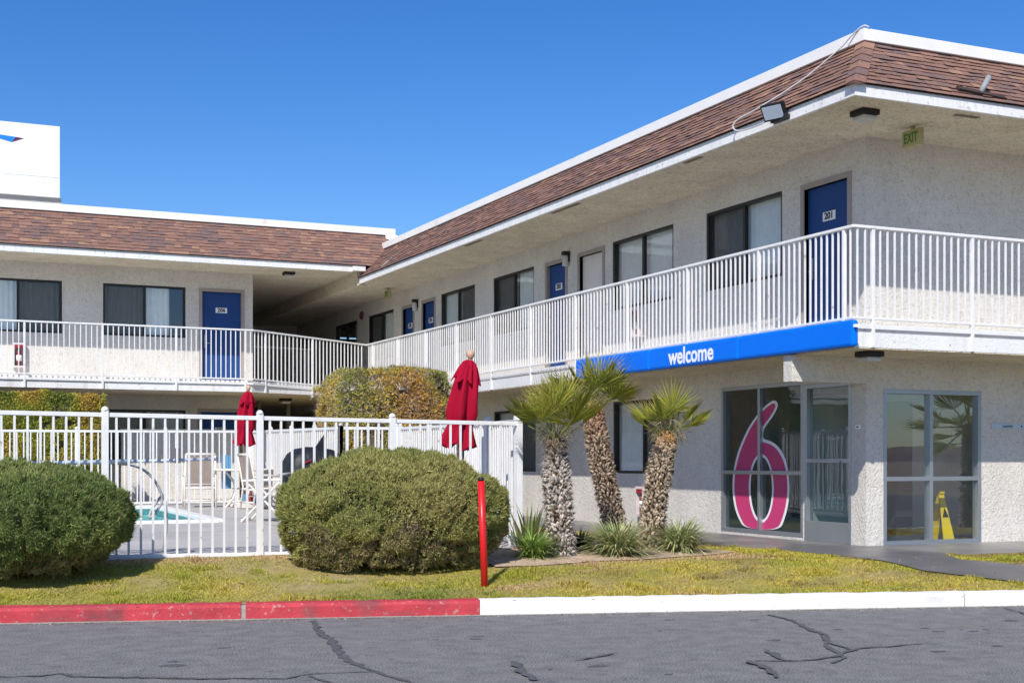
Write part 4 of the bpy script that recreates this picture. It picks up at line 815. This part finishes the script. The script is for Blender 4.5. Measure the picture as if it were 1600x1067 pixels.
def juniper(label, c, rx, ry, z0, zt, n, cols, brown, seed, prof):
    """a clipped juniper: prof(t) is the half width at height fraction t"""
    c = np.array([c[0], c[1], 0.]); t = thing('juniper_shrub', label, 'shrub', (c[0], c[1], z0))
    # core body
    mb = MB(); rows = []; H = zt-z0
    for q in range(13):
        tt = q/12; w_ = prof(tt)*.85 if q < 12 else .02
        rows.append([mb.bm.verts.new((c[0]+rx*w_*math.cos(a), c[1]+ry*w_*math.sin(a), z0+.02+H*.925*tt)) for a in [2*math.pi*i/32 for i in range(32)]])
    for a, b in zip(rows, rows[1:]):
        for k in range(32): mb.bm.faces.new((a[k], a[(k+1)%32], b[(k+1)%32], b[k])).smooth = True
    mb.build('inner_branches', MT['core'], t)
    tt = rng.random(n*3); wv = np.array([prof(x) for x in np.linspace(0,1,400)]); ds = np.gradient(wv, 1/399)
    dens = wv[(tt*399).astype(int)]*np.sqrt(1+(ds[(tt*399).astype(int)]*rx/H)**2); keep = rng.random(n*3) < dens/np.percentile(dens, 99); tt = tt[keep][:n]; n = len(tt)
    a = rng.random(n)*2*np.pi; w_ = wv[(tt*399).astype(int)]; sl = ds[(tt*399).astype(int)]
    P = np.stack([rx*w_*np.cos(a), ry*w_*np.sin(a), H*tt], 1); Nn = unit(np.stack([np.cos(a)/rx, np.sin(a)/ry, -np.clip(sl,-8,8)/H*1.0], 1))
    Pw = P + c + np.array([0,0,z0]); lump = vnoise(Pw+seed, 3.2)*.55 + vnoise(Pw+seed*2, 8)*.45; fine = vnoise(Pw+seed*3, 15)
    crack = np.abs(vnoise(Pw+seed*5, 2.3)-.5); rad = (lump-.5)*.19 + (fine-.5)*.09 + rng.normal(0,.010,n) - .062*np.exp(-(crack/.045)**2)
    ok = ((fine*.5+lump*.5 > .33) | (rng.random(n) < .25)) & ((crack > .030) | (rng.random(n) < .35)) & ((tt > .12) | (rng.random(n) < .6))
    P2 = (Pw + Nn*(rad[:,None]-.02))[ok]; Nn = Nn[ok]; lump, fine, tt = lump[ok], fine[ok], tt[ok]; m = len(P2)
    A = unit(Nn*.45 + np.array([0,0,.5]) + rng.normal(0,.42,(m,3))); B = unit(np.cross(A, Nn + rng.normal(0,.45,(m,3)))); L = rng.uniform(.020,.048,m); W = rng.uniform(.008,.016,m); st_ = rng.random(m) < .012; L[st_] *= 2.4
    big = vnoise(P2+seed*7, 1.5); idx = np.clip(((big-.5)*1.6+.5 + rng.normal(0,.16,m))*len(cols), 0, len(cols)-1).astype(int); C = pick(cols, idx)*rng.uniform(.7,1.3,(m,1))
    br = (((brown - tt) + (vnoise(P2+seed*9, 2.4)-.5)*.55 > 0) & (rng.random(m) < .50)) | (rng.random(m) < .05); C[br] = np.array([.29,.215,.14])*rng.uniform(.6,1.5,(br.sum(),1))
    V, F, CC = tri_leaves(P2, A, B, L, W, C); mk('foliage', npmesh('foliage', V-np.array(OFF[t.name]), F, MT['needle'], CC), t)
    st = MB()
    for k in range(26):
        a0 = random.random()*6.28; w0 = prof(.02)*.9; st.tube([(c[0]+.25*math.cos(a0), c[1]+.25*math.sin(a0), z0-.02), (c[0]+rx*w0*.7*math.cos(a0), c[1]+ry*w0*.7*math.sin(a0), z0+.08), (c[0]+rx*w0*1.02*math.cos(a0+.1), c[1]+ry*w0*1.02*math.sin(a0+.1), z0+.20)], [.02,.014,.006], 5)
    st.build('stems', MT['twig'], t); return t
def domep(t):
    return .80*math.sqrt(max(0, 1-((.5-t)/.5)**2))**.0001*(0.80+.2*math.sin(min(1,t/.42)*math.pi/2))/.80 if t < .42 else math.sqrt(max(1e-6, 1-((t-.42)/.58)**2.3))
juniper('large rounded olive green juniper shrub behind the red post', (-6.50,-.36), 1.235, .95, zg(-6.5,-.36), 1.50, 230000, [(.25,.29,.09),(.33,.345,.105),(.40,.385,.13),(.45,.405,.15)], .20, 3.1, domep)
juniper('darker green rounded juniper shrub at the left edge of the photo', (-10.22,.06), 1.06, .95, zg(-10.2,.06), 1.385, 230000, [(.18,.245,.075),(.235,.295,.09),(.285,.34,.105),(.34,.37,.13)], .10, 8.7, lambda t: domep(t)*(1 if t > .3 else .8+.2*t/.3))
def hedge(label, x0, x1, y0, y1, z0, z1, n, cols, bare, seed, size=(.028,.050)):
    t = thing('clipped_hedge', label, 'hedge', ((x0+x1)/2, (y0+y1)/2, z0)); mb = MB(); i_ = .17; mb.box(x0+i_, x1-i_, y0+i_, y1-i_, z0, z1-i_*1.9, .32); mb.build('inner_branches', MT['hedgecore'], t)
    ar = np.array([(x1-x0)*(z1-z0), (y1-y0)*(z1-z0), (x1-x0)*(y1-y0), (y1-y0)*(z1-z0)]); f = rng.choice(4, n, p=ar/ar.sum()); u, v = rng.random(n), rng.random(n); P = np.empty((n,3)); N = np.zeros((n,3))
    for k, (pu, pv, nn) in enumerate((((x0,x1,0),(z0,z1,2),(0,-1,0)), ((y0,y1,1),(z0,z1,2),(-1,0,0)), ((x0,x1,0),(y0,y1,1),(0,0,1)), ((y0,y1,1),(z0,z1,2),(1,0,0)))):
        m = f == k; P[m,pu[2]] = pu[0]+(pu[1]-pu[0])*u[m]; P[m,pv[2]] = pv[0]+(pv[1]-pv[0])*v[m]
        for ax_, sg in enumerate(nn):
            if sg: P[m,ax_] = {0:(x0,x1),1:(y0,y1),2:(z0,z1)}[ax_][0 if sg < 0 else 1]
        N[m] = nn
    # round the edges a little and roughen
    ctr = np.array([(x0+x1)/2,(y0+y1)/2,(z0+z1)/2]); hw = np.array([(x1-x0)/2,(y1-y0)/2,(z1-z0)/2]); q = (P-ctr)/hw; q2 = np.sort(np.abs(q),1)[:,1]; P = P - np.clip(q2-.62,0,1)[:,None]**2*4.2*N*np.array([.5,.5,.5])
    lump = vnoise(P+seed, 3.0)*.6+vnoise(P+seed, 9)*.4; P = P + N*((lump-.5)*.22 - np.abs(rng.normal(0,.05,n)))[:,None]; bareN = vnoise(P+seed*3, .9)*.7 + vnoise(P+seed*4, 4)*.3
    keep = (lump > .34) & ((bareN < bare) | (rng.random(n) < .28)); P, N, bareN = P[keep], N[keep], bareN[keep]; m = len(P)
    A = unit(N*.30+rng.normal(0,.6,(m,3))+np.array([0,0,.25])); B = unit(np.cross(A, N+rng.normal(0,.40,(m,3)))); L = rng.uniform(size[0],size[1],m)*1.15; W = L*.55
    g = vnoise(P+seed*7, 1.8)*.75+rng.random(m)*.25; idx = np.clip(((g-.5)*2.0+.5)*len(cols),0,len(cols)-1).astype(int); C = pick(cols, idx)*rng.uniform(.65,1.3,(m,1))
    V, F, CC = quad_leaves(P, A, B, L, W, C); mk('foliage', npmesh('foliage', V-np.array(OFF[t.name]), F, MT['leaf'], CC), t)
    # bare twigs
    nt_ = 16000 if bare < .6 else 1500; sel = rng.choice(m, nt_); A = unit(N[sel]*.5+np.array([0,0,.5])+rng.normal(0,.6,(nt_,3))); Pt = P[sel]-A*.10; V, F, CC = tri_leaves(Pt, A, unit(np.cross(A, rnd_dirs(nt_))), rng.uniform(.15,.28,nt_), np.full(nt_,.009), np.tile([.46,.38,.34],(nt_,1))*rng.uniform(.5,1.3,(nt_,1)))
    mk('twigs', npmesh('twigs', V-np.array(OFF[t.name]), F, MT['leaf'], CC), t)
hedge('clipped green and yellow hedge at the left behind the far pool fence', -12.6, -7.42, 14.25, 15.25, .5, 2.74, 150000, [(.19,.23,.04),(.30,.32,.05),(.42,.40,.06),(.52,.44,.07),(.50,.34,.07)], .9, 2.3)
hedge('clipped yellow and orange hedge with bare grey twigs in the middle behind the pool fence', -4.53, -2.55, 7.75, 9.60, .3, 2.95, 140000, [(.30,.32,.06),(.46,.42,.07),(.62,.46,.08),(.62,.37,.08),(.54,.34,.14)], .47, 6.1)
# palms
def frond_mesh(seed, R_=.54, Lp=.36, dry=.25, nseg=24):
    r = np.random.default_rng(seed); V = []; F = []; C = []
    def add(pts, cols): i = len(V); V.extend(pts); C.extend(cols); return i
    pet = (.26,.30,.08)
    for k in range(5):
        t = k/4; wd = .016-.008*t; z = Lp*t; y = -.05*t*t
        add([(-wd,y,z),(wd,y,z),(0,y-.012,z)], [pet]*3)
        if k: b = 3*(k-1); F.extend([(b,b+1,b+4),(b,b+4,b+3),(b+1,b+2,b+5),(b+1,b+5,b+4),(b+2,b,b+3),(b+2,b+3,b+5)])
    hub = np.array([0,-.05,Lp]); span = R(78)
    for k in range(nseg):
        f = (k+.5)/nseg*2-1; a = f*span + r.normal(0,.03); Lk = R_*(.72+.28*math.cos(f*1.3))*r.uniform(.9,1.08); dx, dz = math.sin(a), math.cos(a)
        side = np.array([dz,0,-dx]); d = np.array([dx,0,dz]); cup = np.array([0,1,0]); hw = .45*Lk*span/nseg*.64
        mid = hub + d*Lk*.45 + cup*(.05*abs(f)); dro = r.uniform(0,.06)+.04*abs(f); tip = hub + d*Lk*(1-dro*.3) + cup*(.10*abs(f)) - np.array([0,0,dro*Lk]) + side*r.normal(0,.015) - cup*dro*.25
        g = np.array([.27,.30,.042])*r.uniform(.5,1.4) + np.array([.13,.09,.0])*r.random()**2; tipc = np.array([.58,.40,.18]) if r.random() < dry*3.2 else g*1.2+np.array([.06,.05,0])
        q = mid + (tip-mid)*.55 ; i = add([hub, mid-side*hw, mid-cup*.014, mid+side*hw, q-side*hw*.36, q+side*hw*.36, tip], [g*.9, g, g*1.05, g, g*.6+tipc*.4, g*.6+tipc*.4, tipc])
        F.extend([(i,i+1,i+2),(i,i+2,i+3),(i+1,i+4,i+2),(i+2,i+5,i+3),(i+2,i+4,i+5),(i+4,i+6,i+5)])
    return npmesh('frond', V, F, MT['leaf'], np.array(C))
FM = [frond_mesh(s, dry=d) for s, d in ((1,.15),(2,.2),(3,.3),(4,.15),(5,.45))]
def palm(label, path, rad, n, lean, seed, scl=1.0, top=(.36,.15,.055), minel=8, off=0, bc=(.60,.52,.44)):
    r2 = np.random.default_rng(seed); r = random.Random(seed); P = [Vector(p) for p in path]; t = thing('palm_tree', label, 'palm', P[0], 'three short fan palms in the bed')
    fine = []; N = len(P)-1
    for i in range(N):
        p0, p1, p2, p3 = P[max(0,i-1)], P[i], P[i+1], P[min(N,i+2)]
        for s in range(8): u = s/8; fine.append((.5*((2*p1)+(-p0+p2)*u+(2*p0-5*p1+4*p2-p3)*u*u+(-p0+3*p1-3*p2+p3)*u**3), (i+u)/N))
    fine.append((P[-1], 1.0)); rf = lambda q: np.interp(q, np.linspace(0,1,len(rad)), rad)
    mb = MB(); mb.tube([p for p, _ in fine], [rf(q)*.80 for _, q in fine], 14); mb.build('trunk', MT['bark'], t)
    # leaf bases in spirals
    V = []; F = []; C = []; nb = 1150
    for k in range(nb):
        q = (k+.5)/nb; a = k*2.39996+r.uniform(-.15,.15); x = q*(len(fine)-1); i = min(int(x), len(fine)-2); c = fine[i][0].lerp(fine[i+1][0], x-i); ax = (fine[i+1][0]-fine[i][0]).normalized()
        e1 = ax.cross(Vector((0,1,0))).normalized(); e2 = ax.cross(e1); o = e1*math.cos(a)+e2*math.sin(a); s = ax.cross(o); rr = rf(q); wd = .021*r.uniform(.6,1.4); ln = r.uniform(.035,.085); b = c + o*rr*.74
        dn = ax*(1 if r.random() < .78 else -1) ; tip = b + o*ln*.85 + dn*ln*r.uniform(.1,.8) + s*r.uniform(-.02,.02); top_ = b + ax*.035; bot = b - ax*.020
        g = .55+.5*r.random(); basec = np.array(bc)*g*r.choice([1,.9,.75,.6]) if r.random() < .82 else np.array([.20,.13,.085])*g
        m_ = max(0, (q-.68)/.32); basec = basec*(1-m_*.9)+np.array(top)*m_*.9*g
        i0 = len(V); tl = tip + s*wd*.30; tr = tip - s*wd*.30; V += [b+s*wd, b-s*wd, top_, bot, tl, tr]; C += [basec*.5]*2+[basec*.6,basec*.4]+[basec*1.1]*2; F += [(i0,i0+4,i0+2),(i0+2,i0+4,i0+5),(i0+2,i0+5,i0+1),(i0,i0+3,i0+4),(i0+3,i0+5,i0+4),(i0+3,i0+1,i0+5)]
    off_ = np.array(OFF[t.name]); tag(mk('leaf_bases', npmesh('leaf_bases', np.array([list(v) for v in V])-off_, F, MT['boot'], np.array(C)), t), kind='stuff')
    nf = 900; q = r2.random(nf)*.97; ii = (q*(len(fine)-1)).astype(int); cc = np.array([list(p) for p, _ in fine])[ii]; a = r2.random(nf)*6.283; hr = np.stack([np.cos(a),np.sin(a),a*0],1); Pf = cc + hr*(np.array([rf(x) for x in q])*.92)[:,None]
    A = unit(hr*.55+np.stack([a*0,a*0,-r2.uniform(.2,1.2,nf)],1)+r2.normal(0,.3,(nf,3))); Vf, Ff, Cf = tri_leaves(Pf, A, unit(np.cross(A, rnd_dirs(nf))), r2.uniform(.04,.12,nf), np.full(nf,.007), np.array(bc)*r2.uniform(.45,1.25,(nf,1))); tag(mk('trunk_fibres', npmesh('trunk_fibres', Vf-off_, Ff, MT['leaf'], Cf), t), kind='stuff')
    # hanging dry fibres under the crown
    top_p = P[-1]; nf = 380; a = rng.random(nf)*6.283; Pf = np.array(top_p)+np.stack([np.cos(a)*rng.uniform(.06,.22,nf), np.sin(a)*rng.uniform(.06,.22,nf), rng.uniform(-.05,.22,nf)],1); A = unit(np.stack([np.cos(a)*.6,np.sin(a)*.6,-rng.uniform(.1,1,nf)],1)+rng.normal(0,.35,(nf,3)))
    Vf, Ff, Cf = tri_leaves(Pf, A, unit(np.cross(A, rnd_dirs(nf))), rng.uniform(.06,.17,nf), np.full(nf,.007), np.tile([.36,.29,.16],(nf,1))*rng.uniform(.5,1.3,(nf,1))); mk('dry_fibres', npmesh('dry_fibres', Vf-off_, Ff, MT['leaf'], Cf), t)
    for k in range(n):
        q = (k+.5)/n; el = R(88 - (88-minel)*q**.85 + r.uniform(-7,7)); az = k*2.39996 + r.uniform(-.3,.3) + off
        d = Vector((math.cos(el)*math.cos(az), math.cos(el)*math.sin(az), math.sin(el))) + Vector(lean)*.6; d.normalize()
        upv = Vector((0,0,1)) if d.z < .93 else Vector((math.cos(az), math.sin(az), 0))*-1 + Vector((0,0,.2)); yv = (upv - d*upv.dot(d)).normalized(); xv = yv.cross(d)
        tw = r.uniform(-.5,.5); xv2 = xv*math.cos(tw)+yv*math.sin(tw); yv2 = d.cross(xv2)
        s = scl*r.uniform(.88,1.10); M4 = Matrix((xv2*s, yv2*s, d*s)).transposed().to_4x4(); M4.translation = P[-1] - OFF[t.name] + Vector((0,0,-.02)) + ax_off(fine)
        o = bpy.data.objects.new('frond', FM[r.randrange(5)]); COL.objects.link(o); o.parent = t; o.matrix_local = M4
    return t
def ax_off(fine): return Vector((0,0,0))
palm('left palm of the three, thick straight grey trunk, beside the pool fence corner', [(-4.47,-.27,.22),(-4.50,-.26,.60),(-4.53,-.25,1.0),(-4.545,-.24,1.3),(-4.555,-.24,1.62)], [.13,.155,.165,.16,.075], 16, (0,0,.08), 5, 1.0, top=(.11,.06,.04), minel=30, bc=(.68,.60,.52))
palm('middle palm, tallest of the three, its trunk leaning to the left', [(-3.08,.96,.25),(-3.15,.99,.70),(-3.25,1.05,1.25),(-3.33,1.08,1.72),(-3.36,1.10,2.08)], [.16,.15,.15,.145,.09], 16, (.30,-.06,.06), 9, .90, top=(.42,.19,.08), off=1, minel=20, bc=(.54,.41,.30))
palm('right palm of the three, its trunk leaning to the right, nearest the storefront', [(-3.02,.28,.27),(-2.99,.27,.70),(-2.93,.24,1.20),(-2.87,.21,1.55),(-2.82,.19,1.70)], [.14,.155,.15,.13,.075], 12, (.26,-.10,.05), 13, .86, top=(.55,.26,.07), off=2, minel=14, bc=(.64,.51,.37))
palm('short fan palm on the lawn at the right, mirrored in the large window', [(5.0,-3.4,.2),(5.0,-3.4,1.0),(5.0,-3.4,1.95)], [.15,.15,.08], 18, (0,0,0), 21, 1.3, minel=-25)
# one more palm out on the lawn to the right of the picture, seen mirrored in the large window
# strap leaved clumps
def clump(name, label, c, n, L, W, spread, cols, stiff=.5, seed=1, group=None, cat='plant'):
    r = np.random.default_rng(seed); V = []; F = []; C = []; z0 = zg(c[0], c[1]); t = thing(name, label, cat, (c[0], c[1], z0), group)
    for k in range(n):
        a = r.random()*6.283; el = R(88)-abs(r.normal(0,1))*R(spread); l_ = L*r.uniform(.6,1.15); w_ = W*r.uniform(.7,1.2); rad = r.random()**.5*L*.22; b = np.array([math.cos(a)*rad, math.sin(a)*rad, 0]); a2 = a + r.normal(0,.5); h = np.array([math.cos(a2),math.sin(a2),0]); sd = np.array([-h[1],h[0],0])
        col = np.array(cols[r.integers(len(cols))])*r.uniform(.7,1.25); p = b; e = el; i0 = len(V); ns = 4
        for s in range(ns+1):
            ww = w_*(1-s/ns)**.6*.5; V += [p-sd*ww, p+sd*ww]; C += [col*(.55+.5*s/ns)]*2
            p = p + (h*math.cos(e)+np.array([0,0,math.sin(e)]))*l_/ns; e -= (1-stiff)*R(45)*r.uniform(.5,1.2)
            if s: q = i0+2*(s-1); F += [(q,q+1,q+3,q+2)]
    mk('leaves', npmesh('leaves', V, F, MT['leaf'], np.array(C)), t); return t
AG = [(.48,.55,.24),(.60,.64,.30),(.38,.46,.18),(.70,.62,.34)]
clump('grass_clump', 'bright green strappy clump at the foot of the left palm by the fence corner', (-4.88,-.36), 480, .42, .017, 38, [(.32,.48,.10),(.44,.56,.13),(.25,.40,.08)], .45, 1, cat='plant')
clump('grass_clump', 'grey green strappy clump in front of the middle palm', (-3.78,-.28), 900, .58, .019, 42, AG, .45, 2)
clump('grass_clump', 'grey green strappy clump at the right end of the bed near the storefront', (-2.78,.02), 900, .56, .019, 46, AG, .42, 3)
clump('yucca_plant', 'spiky dark green yucca behind the left palm', (-4.58,.42), 54, .66, .045, 30, [(.20,.29,.08),(.30,.36,.11),(.50,.46,.18)], .85, 4)
clump('low_shrub', 'small dark green shrub between the left and middle palms', (-3.98,.25), 420, .34, .026, 30, [(.030,.055,.018),(.045,.075,.022)], .6, 5, cat='shrub')
# lawn grass
def grass(n, seed):
    r = np.random.default_rng(seed); X = r.uniform(-12.5,3.2,n); Y = r.uniform(-5.4,1.9,n); d = ((Y+2.62)+.282*(X+6.49))/1.039
    Pn = np.stack([X,Y,X*0],1); edge = (vnoise(Pn,3)-.5)*.12
    def inpoly(poly, gx, gy):
        ins = np.zeros(len(gx), bool); j = len(poly)-1
        for i in range(len(poly)):
            xi, yi = poly[i]; xj, yj = poly[j]; c_ = ((yi > gy) != (yj > gy)) & (gx < (xj-xi)*(gy-yi)/(yj-yi+1e-12)+xi); ins ^= c_; j = i
        return ins
    wp = [(-1.62,1.9),(-1.50,.98),(-1.36,-.28),(-1.38,-1.61),(-1.46,-2.70),(-1.19,-3.15),(-.93,-3.60),(-.3,-4.12),(1.6,-4.3),(.9,-3.45),(-.15,-2.85),(-.53,-2.25),(-.16,-1.63),(3.3,-1.75),(3.3,0),(0,0),(0,1.9)]
    ok = (d > .145+edge*.35) & ~inpoly(wp, X+edge*.25, Y+edge*.25) & ~((X < -4.5) & (Y > .44+edge*.5)); bedm = inpoly(bed, X+edge, Y+edge*1.4); ok &= ~bedm | (r.random(n) < .05)
    tanz = ((X+6.45)/1.45)**2+((Y+.40)/1.02)**2 < 1.0; ok &= ~(tanz & (r.random(n) < .6)); tan2 = ((X+5.75)/.30)**2+((Y+2.02)/.16)**2 < 1
    X, Y, d, Pn = X[ok], Y[ok], d[ok], Pn[ok]; tan2 = tan2[ok]; bedm = bedm[ok]; m = len(X)
    n1_, n2_, n3_ = vnoise(Pn+7,.9), vnoise(Pn+3,2.6), vnoise(Pn+1,7)
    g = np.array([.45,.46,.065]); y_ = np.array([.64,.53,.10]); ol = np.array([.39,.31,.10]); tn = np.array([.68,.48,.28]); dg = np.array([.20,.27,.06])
    f1 = np.clip((n1_*.6+n2_*.4-.36)/.26,0,1)[:,None]; C = g*(1-f1)+y_*f1
    fo = np.clip((vnoise(Pn+21,1.6)*.7+n3_*.3-.56)/.12,0,1)[:,None]*np.clip((X+6.2)/2,0.25,1)[:,None]; C = C*(1-fo)+ol*fo
    nf = np.clip(1-np.abs(Y-.30+edge[ok])/.42,0,1)*(X < -4.6); nb = np.clip((Y+1.30)/.35,0,1)*(X > -5.6)*(X < -2.2)*(Y < 0); ft = np.clip(np.maximum(nf*1.1, nb*.75)+tan2*.9+(n2_-.52)*2.4*np.clip(n3_-.2,0,1),0,.95)[:,None]; C = C*(1-ft)+tn*ft
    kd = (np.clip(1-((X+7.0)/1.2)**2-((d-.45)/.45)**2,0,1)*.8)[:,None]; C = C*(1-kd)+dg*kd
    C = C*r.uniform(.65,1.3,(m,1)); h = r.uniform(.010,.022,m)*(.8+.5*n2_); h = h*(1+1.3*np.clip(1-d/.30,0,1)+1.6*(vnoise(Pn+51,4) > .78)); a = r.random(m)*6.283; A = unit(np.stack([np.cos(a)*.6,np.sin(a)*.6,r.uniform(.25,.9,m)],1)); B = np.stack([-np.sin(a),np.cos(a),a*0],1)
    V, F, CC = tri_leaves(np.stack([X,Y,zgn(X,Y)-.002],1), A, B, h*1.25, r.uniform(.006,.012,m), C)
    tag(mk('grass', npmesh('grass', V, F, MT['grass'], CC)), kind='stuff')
grass(680000, 4)

# grit along the gutter, dead leaves on the lawn
r = np.random.default_rng(31); n = 2600; X = r.uniform(-12,1,n); d = -np.abs(r.normal(0,.10,n))-.01; P = np.stack([X, -2.62-.282*(X+6.49), np.zeros(n)],1) + np.array([KN.x,KN.y,0])*d[:,None]; sz = r.uniform(.003,.009,n)*np.where(r.random(n) < .06, 1.9, 1)
T = np.array([[1,0,-.3],[-.5,.87,-.3],[-.5,-.87,-.3],[0,0,.8]]); V = (P[:,None,:] + T[None]*sz[:,None,None]*r.uniform(.6,1.3,(n,4,1)) + np.array([0,0,.004])).reshape(-1,3); b_ = np.arange(n)[:,None]*4
F = np.concatenate([b_+np.array([q]) for q in ((0,1,3),(1,2,3),(2,0,3))]); C = np.repeat(np.array([.30,.27,.23])*r.uniform(.35,1.5,(n,1)), 4, 0)
tag(mk('gutter_grit', npmesh('gutter_grit', V, F, MT['boot'], C)), kind='stuff')
n = 420; X = r.uniform(-11.5,-1,n); d = r.uniform(.2,2.6,n); P = np.stack([X, -2.62-.282*(X+6.49), np.zeros(n)],1) + np.array([KN.x,KN.y,0])*d[:,None]; ok = P[:,1] < .3; P = P[ok]; n = len(P); P[:,2] = zgn(P[:,0],P[:,1])+.012
A = unit(np.stack([r.normal(size=n),r.normal(size=n),r.uniform(0,.5,n)],1)); B = unit(np.cross(A, np.array([0,0,1.])+r.normal(0,.3,(n,3)))); V, F, CC = quad_leaves(P, A, B, r.uniform(.02,.05,n), r.uniform(.010,.022,n), np.array([.46,.33,.18])*r.uniform(.4,1.3,(n,1)))
tag(mk('fallen_leaves', npmesh('fallen_leaves', V, F, MT['leaf'], CC)), kind='stuff')
